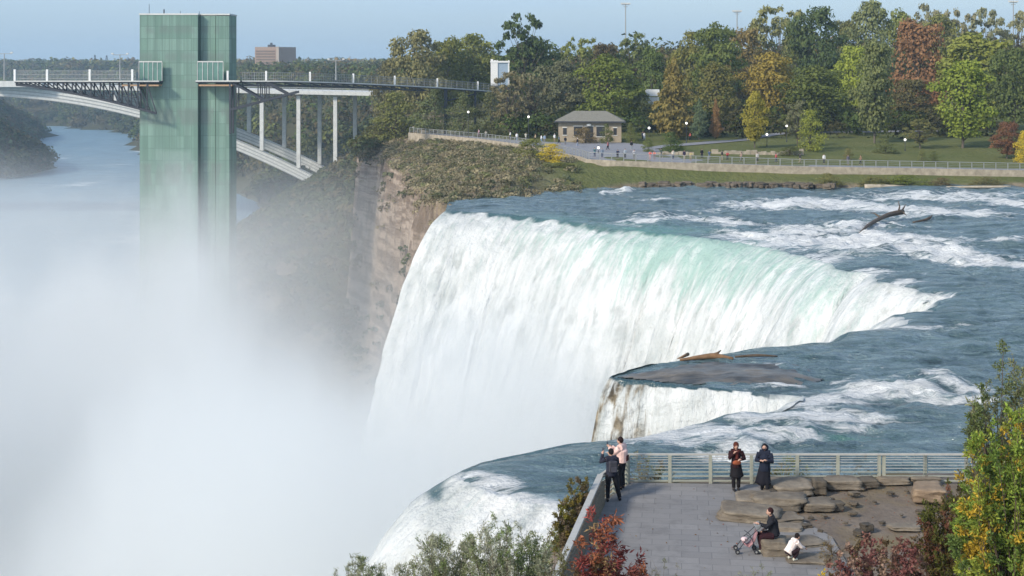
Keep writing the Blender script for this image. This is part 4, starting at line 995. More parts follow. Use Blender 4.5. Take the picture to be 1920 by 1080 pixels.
# --- stuff: woods that read as one mass
def woods(name, pts, rad, hgt, nleaf, lsize, cols, lab, seed=1):
    rs = np.random.RandomState(seed); pts = np.asarray(pts, float); n = len(pts)
    R_ = rad * rs.uniform(.65, 1.3, n); H_ = hgt * rs.uniform(.7, 1.25, n)
    k = np.repeat(np.arange(n), nleaf); d = rs.randn(len(k), 3); d /= np.linalg.norm(d, axis=1)[:, None]; d[:, 2] = np.abs(d[:, 2]) * np.where(rs.rand(len(k)) < .15, -1, 1)
    # uneven crown: radius modulated by direction
    mod = .72 + .45 * vnoise(d[:, 0] * 2.2 + k * 3.1 + 50, d[:, 1] * 2.2 + d[:, 2] * 2.6 + k * 1.7 + 50)
    rr = mod * rs.rand(len(k)) ** .18
    P = pts[k] + np.stack([d[:, 0] * R_[k] * rr, d[:, 1] * R_[k] * rr, H_[k] * (.45 + .55 * d[:, 2] * rr)], 1)
    V, F = quads(P, d + .5 * rs.randn(len(k), 3) + np.array([0, 0, .3]), lsize * rs.uniform(.6, 1.3, len(k)), rs, .7)
    cols = np.array(cols); ci = rs.randint(0, len(cols), n); c = cols[ci] * rs.uniform(.75, 1.25, (n, 1)); C = np.repeat(c[k] * np.array([1.42, 1.48, 1.2]), 4, 0)
    lf = np.repeat(np.clip(.2 + .55 * rs.rand(len(k)) + .3 * (d[:, 2] * .5), 0, 1), 4)
    o = np_mesh(name, V, F, M_LEAFA, attrs={'col': ('FLOAT_VECTOR', C), 'leaf': ('FLOAT', lf)}, smooth=False); tag(o, lab, kind='stuff'); return o
rs = np.random.RandomState(3)
def sample(n, x0, x1, y0, y1, cond):
    out_ = []
    while len(out_) < n:
        x = rs.uniform(x0, x1); y = rs.uniform(y0, y1); z = ground_z(x, y)
        if cond(x, y, z): out_.append((x, y, z))
    return out_
WCOL = [(.075, .095, .035), (.10, .105, .04), (.06, .075, .035), (.14, .12, .05), (.11, .08, .045), (.085, .075, .045), (.16, .10, .045)]
DULL = [(.060, .070, .038), (.075, .078, .04), (.085, .07, .045), (.05, .06, .035), (.10, .08, .05)]
rimx = lambda y: np.interp(y, [p[1] for p in RIM[1:]], [p[0] for p in RIM[1:]])
near_slope = sample(2300, -150, -30, 345, 760, lambda x, y, z: -49.5 < z < 1 and x < rimx(y) + 3 and not (600 < y < 670 and -115 < x < -66 and z > -46))
woods('gorge_woods', near_slope, 3.6, 4.5, 110, .6, DULL, 'brown green woods covering the near gorge slope below the bridge', 4)
right_bank = sample(900, -330, 120, 640, 1500, lambda x, y, z: z > -49 and x > rimx(y) - 88 and x > wx(255, y) and x < wx(730, y))
woods('gorge_woods', right_bank, 7.0, 13, 90, 1.15, DULL + WCOL[:3], 'wooded gorge bank seen behind the bridge columns', 5)
crx = lambda y: np.interp(y, [p[1] for p in CRIM[1:]], [p[0] for p in CRIM[1:]])
left_bank = sample(1500, -800, -255, 760, 1700, lambda x, y, z: z > -51.5 and x < crx(y) + 88 and x > wx(-60, y))
woods('gorge_woods', left_bank, 8.0, 14, 90, 1.3, [(.05, .065, .04), (.07, .07, .04), (.09, .07, .045)], 'dark wooded gorge bank at the left edge', 6)
fb = sample(1300, -1000, -240, 1280, 2300, lambda x, y, z: z > -51.5 and wx(-40, y) < x < wx(300, y))
woods('gorge_woods', fb, 9, 14, 70, 1.7, DULL + WCOL[:2], 'hazy wooded bank where the gorge bends away at the left', 15)
far = sample(2600, -1500, 1300, 1450, 3600, lambda x, y, z: z > -20 and wx(-80, y) < x < wx(2000, y))
woods('skyline_woods', far, 15, 17, 34, 3.2, WCOL, 'low autumn woods along the skyline', 7)
bk = sample(420, -60, 300, 480, 800, lambda x, y, z: wx(600, y) < x < wx(2000, y) and z > 0)
bk = [(x, y, z + np.interp((x / y * FPX + 960), [600, 750, 1000, 2000], [-9, -2, 0, 5])) for x, y, z in bk]
us_ = [q for q in sample(400, -20, 110, 308, 460, lambda x, y, z: wx(960, y) < x < wx(1960, y) and not (wx(1035, y) < x < wx(1190, y) and y < 330))]
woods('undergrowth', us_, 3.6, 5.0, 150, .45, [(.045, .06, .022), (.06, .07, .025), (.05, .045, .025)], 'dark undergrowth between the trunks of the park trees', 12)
woods('park_woods', bk, 7.5, 20, 210, 1.0, WCOL, 'mixed autumn woods behind the park trees', 8)
cs = sample(230, -54, -31, 332, 376, lambda x, y, z: x < rimx(y) + 1.5 and z > -44)
woods('gorge_woods', cs, 2.3, 3.4, 110, .42, DULL, 'bushes climbing the far left corner of the cliff', 14)
# brush on the cliff top slope and among the rocks of the cliff
def cliff_pts(n):
    o = []
    while len(o) < n:
        y = rs.uniform(200, 350); x = rs.uniform(-52, 14); z = ground_z(x, y)
        if z < -3.5 and rs.rand() < .85: continue
        wl = np.interp(y, [p[1] for p in WALL[:6]][::-1], [p[0] for p in WALL[:6]][::-1]) if y > 241 else wx(1100, y)
        sx = np.interp(y, [197, 207, 213, 222, 229], [-9, -6, 3, 12, 21]) if y < 229 else 99
        if x > wl - 1.5 or z < -16: continue
        if y < 229 and x > sx - 2: continue
        if z > 0.8 and x > wx(1010, y) and rs.rand() < .75: continue
        o.append((x, y, z - .3))
    return o
woods('cliff_brush', cliff_pts(1150), 1.15, 1.2, 60, .20, [(.17, .14, .105), (.15, .13, .10), (.20, .165, .12), (.11, .10, .065), (.13, .13, .07), (.22, .18, .135), (.085, .09, .06)],
      'dry brown and olive brush covering the top of the cliff', 9)
# lower cliff tufts
sl = sample(90, -60, -8, 205, 350, lambda x, y, z: -46 < z < -3 and x < rimx(y) + 6)
woods('cliff_brush', sl, 1.5, 1.8, 60, .32, DULL, 'green tufts growing on the cliff face', 10)
# ================================================================== near island: ground, paving, fence, rocks
M_PAVE = None
def m_pave():
    t = NT('grey_pavers'); g = t.pos(); mp_ = t.n('Mapping', Vector=g, Rotation=(0, 0, 0.12))
    b = t.n('TexBrick', Vector=mp_.outputs[0], _offset=0.42, Scale=1.0, Mortar__Size=0.012, Brick__Width=0.92, Row__Height=0.52, Bias=-0.1,
            Color1=(0.225, 0.218, 0.212, 1), Color2=(0.285, 0.275, 0.265, 1), Mortar=(0.15, 0.15, 0.15, 1))
    n1 = t.noise(g, 0.5, 5, 0.6); n2 = t.noise(g, 9.0, 3, 0.6)
    c = t.mix(t.ramp(n1, [(0.35, 0), (0.7, 1)]), b.outputs['Color'], (0.25, 0.235, 0.22)); c = t.mix(0.55, b.outputs['Color'], c)
    n4 = t.noise(g, 0.9, 6, 0.7); c = t.mix(t.ramp(n4, [(0.50, 0), (0.62, 0.4)]), c, (0.13, 0.125, 0.12)); c = t.mix(t.math('MULTIPLY', n2, 0.3), c, (0.13, 0.12, 0.11))
    t.bsdf(c, 0.85, t.math('ADD', b.outputs['Fac'], t.math('MULTIPLY', n2, -0.4)), -0.02, 0.5); return t.m
def m_dirt():
    t = NT('packed_dirt'); g = t.pos(); n1 = t.noise(g, 0.6, 6, 0.65); n2 = t.noise(g, 6, 4, 0.6); n3 = t.noise(g, 0.25, 3, 0.5)
    c = t.mix(t.ramp(n1, [(0.35, 0), (0.65, 1)]), (0.135, 0.105, 0.08), (0.215, 0.175, 0.135))
    c = t.mix(t.ramp(n3, [(0.52, 0), (0.66, 0.8)]), c, (0.20, 0.155, 0.07)); c = t.mix(t.ramp(n2, [(0.6, 0), (0.8, 0.6)]), c, (0.10, 0.075, 0.05))
    t.bsdf(c, 0.95, t.math('ADD', n1, t.math('MULTIPLY', n2, 0.4)), 0.15, 0.8); return t.m
def m_rock():
    t = NT('limestone'); g = t.obj(); n1 = t.noise(g, 1.4, 6, 0.65); n2 = t.noise(g, 9, 4, 0.65); st = t.noise(g, 1.0, 4, 0.6, (1.0, 1.0, 7.0))
    oi = t.n('ObjectInfo'); c = t.mix(t.ramp(n1, [(0.32, 0), (0.68, 1)]), (0.15, 0.125, 0.095), (0.28, 0.24, 0.185))
    c = t.mix(t.ramp(st, [(0.42, 0.55), (0.56, 0)]), c, (0.11, 0.09, 0.07)); c = t.mix(t.ramp(n2, [(0.60, 0), (0.78, 0.5)]), c, (0.12, 0.12, 0.07))
    c = t.mix(1.0, c, oi.outputs['Color'], 'MULTIPLY')
    t.bsdf(c, 0.92, t.math('ADD', t.math('ADD', n1, st), t.math('MULTIPLY', n2, 0.3)), 0.10, 0.8); return t.m
M_PAVE = m_pave(); M_DIRT = m_dirt(); M_ROCK = m_rock()
NRIM = [(-40, 16), (-12, 27), (-7, 33), (-2.5, 35.5), (0.2, 37), (1.2, 39), (2.9, 48.2), (3.9, 50.9), (8, 51.6), (20, 52.4), (40, 53.5), (100, 54)]
def near_ground():
    xs = np.arange(-30, 60, .25); ys = np.arange(14, 60, .25); X, Y = np.meshgrid(xs, ys); d, _ = poly_dist(X, Y, NRIM)
    ref = d[np.argmin(abs(ys - 40)), np.argmin(abs(xs - 10))]; e = d if ref < 0 else -d       # e>0 outside
    cliff = (X < 4.2)
    n = fbm(X * .6, Y * .6, 4)
    drop = np.where(cliff, -0.2 * np.clip(e, 0, 1) - 40 * sstep(0.8, 4.5, e + n * .6), -1.25 * np.clip(e, 0, 5.0))
    drop = drop + (-40 * sstep(0.8, 4.5, e + n * .6) - drop) * (1 - sstep(3.9, 6.5, X)) * (X > 3.9)
    z = 4.97 + drop + .05 * n * (e > .2)
    dirt = in_poly(X, Y, DIRTP); hump = .28 * fbm(X * .35 + 7, Y * .35, 4) + .12
    z = z + np.where((e < -.3) & (X > 9) & (Y < 47), np.clip(.0 + .12 * fbm(X * .5, Y * .5, 3), 0, 1), 0)
    keep = (e < 8)[:-1, :-1]
    tag(np_mesh('island_ground', np.stack([X.ravel(), Y.ravel(), z.ravel()], 1), grid_faces(len(xs), len(ys), keep), M_DIRT), kind='structure')
def NP(px, py, z=PLAT_Z): return at(px, py, z)
DIRTP = [NP(x, y)[:2] for x, y in ((1500, 965), (1520, 935), (1640, 912), (1780, 905), (2000, 905), (2000, 1100), (1560, 1100), (1545, 1010))]
near_ground()
def pavement():
    left = [(1.35, 38.0), (3.12, 48.3), (4.25, 50.55)]
    right = [NP(1545, 913)[:2], NP(1500, 935)[:2], NP(1480, 965)[:2], NP(1560, 1010)[:2], NP(1600, 1080)[:2], (10.5, 36)]
    poly = left + right + [(1.0, 36)]
    m = MB(); n = len(poly); m.add([(p[0], p[1], 5.055) for p in poly], [tuple(range(n))]); o = m.build('pavement', M_PAVE); tag(o, kind='structure')
pavement()
M_FENCE = simple('pale_green_paint', (0.34, 0.345, 0.28), 0.55, 0.1, 4)
M_CAP = simple('brushed_steel', (0.43, 0.42, 0.38), 0.6, 0.10, 5, 0, 0.0, 0.3)
def m_pebble():
    t = NT('pebble_concrete'); g = t.obj(); v = t.n('TexVoronoi', Vector=g, Scale=16.0); 
    c = t.mix(t.ramp(v.outputs['Distance'], [(0.15, 0), (0.5, 1)]), (0.33, 0.28, 0.20), (0.14, 0.115, 0.08)); n = t.noise(g, 5, 4, 0.6); c = t.mix(t.math('MULTIPLY', n, .6), c, (.24, .20, .14))
    t.bsdf(c, 0.9, v.outputs['Distance'], -.04, .8); return t.m
def back_fence():
    Yf = 50.6
    T = empty('fence', (0, 0, 0), 'pale green metal fence with cable rows at the back of the near overlook', 'fence')
    def X(px): return wx(px, Yf)
    posts = [1178, 1256, 1332, 1409, 1495, 1571, 1649, 1658, 1737, 1816, 1895, 1975]
    for i, p in enumerate(posts):
        yy = Yf + (.0012 * max(0, p - 1600)); m = MB(); w_ = .055; m.box(X(p) - w_, X(p) + w_, yy - .05, yy + .05, 5.0, 6.02); m.build('post', M_FENCE, T)
    m = MB(); m.box(X(1174), X(1980), Yf - .04, Yf + .04, 6.023, 6.085); m.build('top_rail', M_CAP, T)
    segs = list(zip(posts[:-1], posts[1:]))
    for z, h, mt, nm in ((5.10, .055, M_FENCE, 'lower_rail'), (5.27, .04, M_FENCE, 'lower_rail'), (5.42, .03, M_FENCE, 'lower_rail'), (5.55, .014, M_CAP, 'cable'), (5.66, .012, M_CAP, 'cable'), (5.76, .012, M_CAP, 'cable'), (5.86, .012, M_CAP, 'cable'), (5.94, .012, M_CAP, 'cable')):
        m = MB()
        for a, b in segs:
            if b - a < 20: continue
            m.box(X(a) + .058, X(b) - .058, Yf - .02, Yf + .02, z - h / 2, z + h / 2)
        m.build(nm, mt, T)
back_fence()
def side_wall():
    T = empty('parapet_wall', (0, 0, 0), 'low pebbled concrete wall with a pale steel handrail at the left side of the overlook', 'wall')
    P = [Vector((4.12, 50.45, 0)), Vector((3.02, 48.1, 0)), Vector((1.25, 38.9, 0)), Vector((.55, 35.0, 0))]
    m = MB(); mc = MB(); r = MB(); ps = MB()
    M_P = m_pebble()
    for a, b in zip(P[1:-1], P[2:]):
        d = (b - a).normalized(); n = Vector((-d.y, d.x, 0)); L = (b - a).length
        q = Matrix((( d.x, n.x, 0, a.x), (d.y, n.y, 0, a.y), (0, 0, 1, 0), (0, 0, 0, 1)))
        m.box(0, L, -.16, .16, 4.6, 5.82, q); r.box(-.05, L + .05, -.10, .10, 5.98, 6.05, q)
    a, b = P[0], P[1]; d = (b - a).normalized(); n = Vector((-d.y, d.x, 0)); L = (b - a).length; q = Matrix(((d.x, n.x, 0, a.x), (d.y, n.y, 0, a.y), (0, 0, 1, 0), (0, 0, 0, 1)))
    for z in (5.1, 5.27, 5.42, 5.6, 5.75, 5.9): ps.box(.06, L - .2, -.02, .02, z - .02, z + .02, q)
    r.box(0, L - .05, -.05, .05, 5.983, 6.047, q)
    m.build('wall', M_P, T); r.build('handrail', M_CAP, T); ps.build('rail', M_FENCE, T)
    for t_ in (0.02, .5, .98):
        p = a.lerp(b, t_); m = MB(); m.box(p.x - .05, p.x + .05, p.y - .05, p.y + .05, 5.0, 5.98); m.build('post', M_FENCE, T)
    for i in range(7):
        p = P[1].lerp(P[2], (i + .3) / 7); m = MB(); m.box(p.x - .03, p.x + .03, p.y - .03, p.y + .03, 5.823, 5.977); m.build('bracket', M_CAP, T)
side_wall()
# rocks: rounded, broken slabs
def rock_mesh(name, sx, sy, sz, seed, rough=.10, mat=None, flat=True):
    rs_ = np.random.RandomState(seed); bm = bmesh.new()
    bmesh.ops.create_cube(bm, size=1.0)
    bmesh.ops.subdivide_edges(bm, edges=bm.edges, cuts=7, use_grid_fill=True)
    off = rs_.rand(3) * 50
    kx, ky = rs_.uniform(-.25, .25, 2); tx, ty = rs_.uniform(-.08, .08, 2)
    for v in bm.verts:
        p = v.co.copy(); q = p.normalized() * .5; e = (abs(p.x) * 2) ** 9 + (abs(p.y) * 2) ** 9 + (abs(p.z) * 2) ** 9
        r = e ** (-1 / 9) if e > 0 else 1; p = p * min(1.0, r) * 1.0
        p.x *= 1 + kx * p.y; p.y *= 1 + ky * p.x
        n = mnoise(Vector((p.x * 2.1 + off[0], p.y * 2.1 + off[1], p.z * 2.1 + off[2]))); n2 = mnoise(Vector((p.x * 6 + off[1], p.y * 6, p.z * 6)))
        n3 = mnoise(Vector((p.x * 3 + off[2], p.y * 3, p.z * 9 + off[0]))); f = 1 + rough * 2.4 * n + rough * .9 * n2 + rough * .9 * (round(n3 * 3) / 3)
        v.co = Vector((p.x * f * sx, p.y * f * sy, (p.z * (1 + rough * n2 * .8) + .5) * sz + (p.x * tx + p.y * ty) * sz))
    me = bpy.data.meshes.new(name); bm.to_mesh(me); bm.free(); me.materials.append(mat or M_ROCK)
    me.polygons.foreach_set('use_smooth', [True] * len(me.polygons)); 
    return me
ROCKS = [ # px centre of top, py of base front, width px, depth m, height m, rz, tone, label
 (1412, 984, 118, 1.5, .42, -.32, 1.0, 'long sloping tan slab at the near left end of the rock pile on the paving'),
 (1420, 955, 76, 1.5, .34, -.1, 1.12, 'pale flat slab behind the long sloping slab'),
 (1462, 962, 104, 1.2, .55, -.05, .95, 'blocky slab with an upright cracked face in the middle of the rock pile'),
 (1485, 932, 88, 1.5, .42, .08, 1.1, 'pale rounded slab nearest the couple at the fence'),
 (1450, 934, 26, .5, .3, .5, .5, 'small dark wedge stone beside the pale rounded slab'),
 (1538, 930, 26, .7, .62, .0, .55, 'dark block standing for the shaded gap behind the middle of the rock pile'),  # its dark tone stands for the shade in a gap between slabs
 (1535, 962, 62, .9, .36, .05, .9, 'flat brown slab right of the cracked block, ending the pile on the dirt'),
 (1568, 960, 30, .5, .34, .2, .6, 'small dark stone at the right tip of the rock pile'),
 (1582, 921, 76, .9, .42, .03, 1.0, 'grey block resting against the fence right of the dark gap block'),
 (1626, 918, 44, .7, .38, .1, .62, 'dark brown block left of the double fence post'),
 (1678, 911, 62, .5, .30, -.03, 1.1, 'long low pale kerb stone right of the double fence post'),
 (1738, 910, 60, .5, .30, .02, 1.12, 'long low pale kerb stone next to the green bush'),
 (1750, 948, 60, 1.6, .62, -.2, 1.25, 'large reddish tan boulder half hidden by the green bush'),
 (1478, 985, 60, 1.0, .22, .1, 1.0, 'thin layered slab just behind the seated man'),
 (1484, 1000, 50, .8, .16, -.1, 1.1, 'thin pale slab on the dirt right behind the seated man'),
 (1455, 1047, 50, .75, .46, .03, .95, 'square stone block the man is sitting on'),
 (1506, 1030, 78, 1.0, .10, .1, 1.0, 'flat grey flagstone between the seated man and the child'),
 (1530, 1062, 90, .9, .08, -.2, .95, 'flat flagstone under the crouching child'),
 (1700, 998, 62, .6, .16, .0, 1.05, 'flat pale stone sunk in the dirt above the red shrub'),
 (1627, 1000, 22, .4, .3, .3, .42, 'dark brown stone on the dirt above the red shrub'),
 (1612, 1008, 18, .35, .2, .9, .42, 'smaller dark brown stone touching the dark stone above the red shrub'),
]
for i, (px, py, wp, dm, hm, rz, tone, lab) in enumerate(ROCKS):
    if 'sitting' not in lab and hm > .15: hm *= .8; dm *= .85; wp *= .94
    X, Y, z = NP(px, py); wm = wp * Y / FPX
    o = bpy.data.objects.new('rock', rock_mesh('rock', wm, dm, hm, 100 + i)); link(o); o.location = (X, Y + dm * .45, 5.03 if hm > .1 else 5.05); o.rotation_euler = (0, 0, rz)
    o.color = (tone, tone * (.99 if tone < 1.2 else .86), tone * (.97 if tone < 1.2 else .74), 1); tag(o, lab, 'rock', 'slab rocks around the overlook')
sm = [rock_mesh('stone', 1, 1, 1, 500 + k, .20) for k in range(5)]; rq = random.Random(12)
for i, (px, py) in enumerate([(1500, 948), (1520, 975), (1545, 972), (1598, 968), (1560, 940), (1602, 932), (1640, 945), (1670, 930), (1700, 925), (1585, 985), (1538, 1000), (1655, 985), (1512, 992), (1600, 950), (1725, 965), (1690, 970)]):
    X, Y, z = NP(px, py); o = bpy.data.objects.new('stone', sm[i % 5]); link(o); q = rq.uniform(.10, .26); o.location = (X, Y, 5.05); o.scale = (q * 1.4, q, q * .55); o.rotation_euler = (0, 0, rq.uniform(0, 6)); t_ = rq.uniform(.6, 1.1); o.color = (t_, t_ * .96, t_ * .9, 1)
    tag(o, 'small loose stone lying on the brown dirt beside the rock pile', 'stone', 'loose stones on the dirt')
# waterline boulders on the far shore
bms = [rock_mesh('boulder', 1, 1, 1, 300 + k, .16) for k in range(6)]
rb = random.Random(5)
for i in range(52):
    px = 1205 + i * 6.9 + rb.uniform(-3, 3); X = wx(px, 230); sh = 229.5 + (1.2 if px > 1260 else 0)
    o = bpy.data.objects.new('boulder', bms[i % 6]); link(o); s_ = rb.uniform(.6, 1.25); o.location = (X, sh + rb.uniform(-.5, 1.2) + (.0 if px > 1300 else .8), rb.uniform(-.1, .25)); o.scale = (s_ * 1.35, s_, s_ * .8)
    o.rotation_euler = (0, 0, rb.uniform(0, 6)); t_ = rb.uniform(.5, .95); o.color = (t_, t_ * .97, t_ * .95, 1); tag(o, 'grey brown boulder in the row along the far waterline below the grass bank', 'boulder', 'boulders along the far shore')
# ledge and driftwood
M_WOOD = simple('wet_driftwood', (0.10, 0.07, 0.045), 0.7, 0.35, 2.5, 0.05); M_WOODP = simple('bleached_driftwood', (0.42, 0.36, 0.27), 0.8, 0.2, 2.0, 0.05)
def driftwood(lab, pts, rad, mat, tw=()):
    m = MB(); P = catmull([Vector(p) for p in pts], 5); rr = np.interp(np.linspace(0, 1, len(P)), np.linspace(0, 1, len(rad)), rad); m.tube([tuple(p) for p in P], list(rr), 9)
    o = m.build('driftwood_log', mat, None, True); tag(o, lab, 'log', None)
    for a in tw:
        k = MB(); k.tube(a, [.13, .09, .03][:len(a)] if len(a) < 4 else .06, 6); k.build('branch', mat, o, True)
A = lambda px, py, dz=0.0: (at(px, py, 0)[0], at(px, py, 0)[1], dz)
driftwood('dark driftwood trunk with upright broken roots lying in the far rapids at right', [A(1612, 438, .1), A(1632, 425, .35), A(1665, 414, .75), A(1692, 410, .9)], [.10, .22, .30, .36], M_WOOD,
          [[A(1684, 411, .8), A(1687, 411, 1.7), A(1684, 411, 2.4)], [A(1690, 410, .9), A(1695, 410, 1.5), A(1699, 409, 1.9)], [A(1690, 410, .8), A(1694, 411, .9), A(1700, 412, .5)], [A(1650, 416, .6), A(1640, 413, .9), A(1632, 412, .9)]])
driftwood('small dark branch poking out of the rapids right of the driftwood trunk', [A(1712, 419, .15), A(1730, 417, .25), A(1742, 415, .4), A(1748, 412, .6)], [.1, .14, .2, .05], M_WOOD)
driftwood('orange brown driftwood log stranded on the flat rock ledge at the brink', [A(1275, 682, .25), A(1310, 680, .35), A(1340, 679, .4), A(1375, 681, .3)], [.08, .16, .22, .1], simple('orange_driftwood', (.21, .12, .06), .8, .3, 2, .04),
          [[A(1330, 679, .4), A(1345, 676, .5), A(1352, 673, .6)], [A(1290, 675, .4), A(1280, 680, .4), A(1270, 681, .3)]])
driftwood('thin dark log on the rock ledge pointing right from the orange brown log', [A(1378, 677, .3), A(1420, 676, .35), A(1458, 676, .3)], [.06, .1, .04], M_WOOD)
driftwood('pale stranded log at the far waterline below the green shoreline bush', [(wx(1622, 229), 229.2, .35), (wx(1650, 229), 229, .5), (wx(1715, 229), 229, .4)], [.5, .35, .2], M_WOODP)
driftwood('thin pale stranded log at the far waterline near the right edge', [(wx(1775, 229), 229.2, .35), (wx(1830, 229), 229, .4), (wx(1895, 229), 229, .45)], [.15, .22, .2], M_WOODP)
# flat rock shelf just awash on the ledge
def shelf():
    pts = [(1150, 706), (1180, 696), (1260, 684), (1330, 678), (1480, 682), (1560, 694), (1540, 712), (1470, 726), (1380, 726), (1260, 716), (1180, 708)]
    P = [at(x, y)[:2] for x, y in pts]; xs = np.arange(4, 26, .2); ys = np.arange(85, 102, .2); X, Y = np.meshgrid(xs, ys); k = in_poly(X, Y, P); kf = k[:-1, :-1] & k[1:, 1:] & k[1:, :-1] & k[:-1, 1:]
    Z = .40 + .16 * fbm(X * .7, Y * .9, 5) + .05 * np.floor(4 * fbm(X * .12, Y * .35, 3)); d, _ = poly_dist(X, Y, P + [P[0]]); Z = Z - .45 * (1 - sstep(0, 2.2, np.abs(d)))
    t = NT('wet_shelf_rock'); g = t.pos(); n = t.noise(g, .9, 6, .65, (.45, 1.5, 1)); c = t.mix(t.ramp(n, [(.38, 0), (.6, 1)]), (.05, .05, .045), (.17, .15, .12))
    t.bsdf(c, .35, n, .25, .8, Specular__IOR__Level=.5)
    tag(np_mesh('rock_shelf', np.stack([X.ravel(), Y.ravel(), Z.ravel()], 1), grid_faces(len(xs), len(ys), kf), t.m), kind='structure')
shelf()
# ================================================================== people
M_SKIN = simple('skin', (0.50, 0.30, 0.22), 0.6, 0.06)
def solid(parts, voxel):
    """union of tapered tubes and balls -> one continuous mesh"""
    m = MB()
    for p in parts:
        if p[0] == 'T': m.tube(p[1], p[2], 12)
        elif p[0] == 'B': m.ball(p[1], p[2], 14, 10, p[3] if len(p) > 3 else (1, 1, 1))
    o = bpy.data.objects.new('tmp', m.mesh('tmp', [], False)); link(o)
    md = o.modifiers.new('r', 'REMESH'); md.mode = 'VOXEL'; md.voxel_size = voxel; md.use_smooth_shade = True
    sm = o.modifiers.new('s', 'SMOOTH'); sm.factor = .5; sm.iterations = 3
    dg = bpy.context.evaluated_depsgraph_get(); dg.update(); me = bpy.data.meshes.new_from_object(o.evaluated_get(dg)); bpy.data.objects.remove(o); return me
V = Vector
def pose(**k):
    J = dict(pel=V((0, 0, .96)), chest=V((0, .0, 1.30)), neck=V((0, .01, 1.47)), head=V((0, .03, 1.63)), face=V((0, 1, 0)),
             shL=V((-.185, 0, 1.42)), shR=V((.185, 0, 1.42)), elL=V((-.23, -.02, 1.14)), elR=V((.23, -.02, 1.14)), wrL=V((-.24, .06, .90)), wrR=V((.24, .06, .90)),
             hiL=V((-.09, 0, .93)), hiR=V((.09, 0, .93)), knL=V((-.10, .02, .50)), knR=V((.10, .02, .50)), anL=V((-.10, -.02, .09)), anR=V((.10, -.02, .09)))
    for a, b in k.items(): J[a] = V(b)
    return J
def hand_parts(w, d, side, s=1.0):
    d = d.normalized(); up = V((0, 0, 1)) if abs(d.z) < .8 else V((0, 1, 0)); u = d.cross(up).normalized(); n = u.cross(d).normalized(); o = []
    o.append(('T', [w - d * .01, w + d * .045, w + d * .085], [.027 * s, .036 * s, .032 * s]))
    for i, L in enumerate((.070, .080, .075, .058)):
        b = w + d * .08 + u * (.028 - i * .0185); o.append(('T', [b, b + d * L * .5 - n * .006, b + d * L * .85 - n * .022, b + d * L - n * .04], [.0095 * s, .009 * s, .008 * s, .007 * s]))
    b = w + d * .03 + u * .03 * side; o.append(('T', [b, b + u * .028 * side + d * .02, b + u * .036 * side + d * .055 - n * .012], [.012 * s, .011 * s, .009 * s])); return o
def body_parts(J, fine=True, sk=1.0):
    o = []; up = (J['neck'] - J['pel']).normalized()
    o.append(('T', [J['pel'] - up * .06, J['pel'], J['pel'].lerp(J['chest'], .5), J['chest'], J['neck'] - up * .04], [.12 * sk, .135 * sk, .115 * sk, .135 * sk, .07]))
    o.append(('T', [J['shL'], J['shR']], [.065, .065])); o.append(('T', [J['neck'] - up * .05, J['neck'], J['head'] - V((0, 0, .05))], [.058, .052, .052]))
    h = J['head']; f = V(J['face']).normalized(); r = f.cross(V((0, 0, 1))).normalized()
    o.append(('B', h, .098, (.86, .98, 1.18))); o.append(('T', [h + f * .03 - V((0, 0, .04)), h + f * .055 - V((0, 0, .088))], [.058, .040]))
    if fine:
        o.append(('T', [h + f * .088 + V((0, 0, .015)), h + f * .112 - V((0, 0, .022))], [.010, .015])); o.append(('T', [h + f * .09 - V((0, 0, .055)) - r * .018, h + f * .09 - V((0, 0, .055)) + r * .018], [.008, .008]))
        for s in (-1, 1): o.append(('B', h + r * .088 * s - V((0, 0, .01)), .026, (.5, 1, 1.3))); o.append(('B', h + f * .082 + r * .033 * s + V((0, 0, .018)), .013)) 
    for s, S in ((-1, 'L'), (1, 'R')):
        o.append(('T', [J['sh' + S], J['sh' + S].lerp(J['el' + S], .5), J['el' + S], J['el' + S].lerp(J['wr' + S], .35), J['wr' + S]], [.056, .048, .040, .039, .026]))
        if fine: o += hand_parts(J['wr' + S], J['wr' + S] - J['el' + S], s)
        else: dd = (J['wr' + S] - J['el' + S]).normalized(); o.append(('T', [J['wr' + S], J['wr' + S] + dd * .10], [.035, .03]))
        o.append(('T', [J['hi' + S], J['hi' + S].lerp(J['kn' + S], .4), J['kn' + S], J['kn' + S].lerp(J['an' + S], .35), J['an' + S]], [.098, .085, .060, .056, .038]))
        t = J.get('toe' + S) or J['an' + S] + V((0, .15, -.055)); o.append(('T', [J['an' + S] - V((0, 0, .035)), t], [.042, .032]))
    return o
def jacket_parts(J, ex=.022, arm=.02, low=.10, hood=False, puff=0):
    up = (J['neck'] - J['pel']).normalized(); o = []
    o.append(('T', [J['pel'] - up * low, J['pel'], J['pel'].lerp(J['chest'], .5), J['chest'], J['neck'] - up * .05, J['neck'] + up * .0], [.148 + ex, .150 + ex, .135 + ex + puff, .150 + ex + puff, .088 + ex, .065]))
    o.append(('T', [J['shL'], J['shR']], [.074 + ex, .074 + ex]))
    for S in 'LR':
        w = J['el' + S].lerp(J['wr' + S], .93); o.append(('T', [J['sh' + S], J['sh' + S].lerp(J['el' + S], .5), J['el' + S], w], [.062 + arm, .056 + arm + puff * .4, .052 + arm, .038 + arm * .8]))
    return o
def trouser_parts(J, ex=.014, flare=.0):
    o = [('T', [J['pel'] + V((0, 0, .06)), J['pel'] - V((0, 0, .06))], [.145, .150])]
    for S in 'LR':
        o.append(('T', [J['hi' + S], J['hi' + S].lerp(J['kn' + S], .45), J['kn' + S], J['kn' + S].lerp(J['an' + S], .4), J['an' + S] + (J['kn' + S] - J['an' + S]) * .04], [.108 + ex, .093 + ex, .068 + ex, .062 + ex + flare, .052 + ex + flare]))
    return o
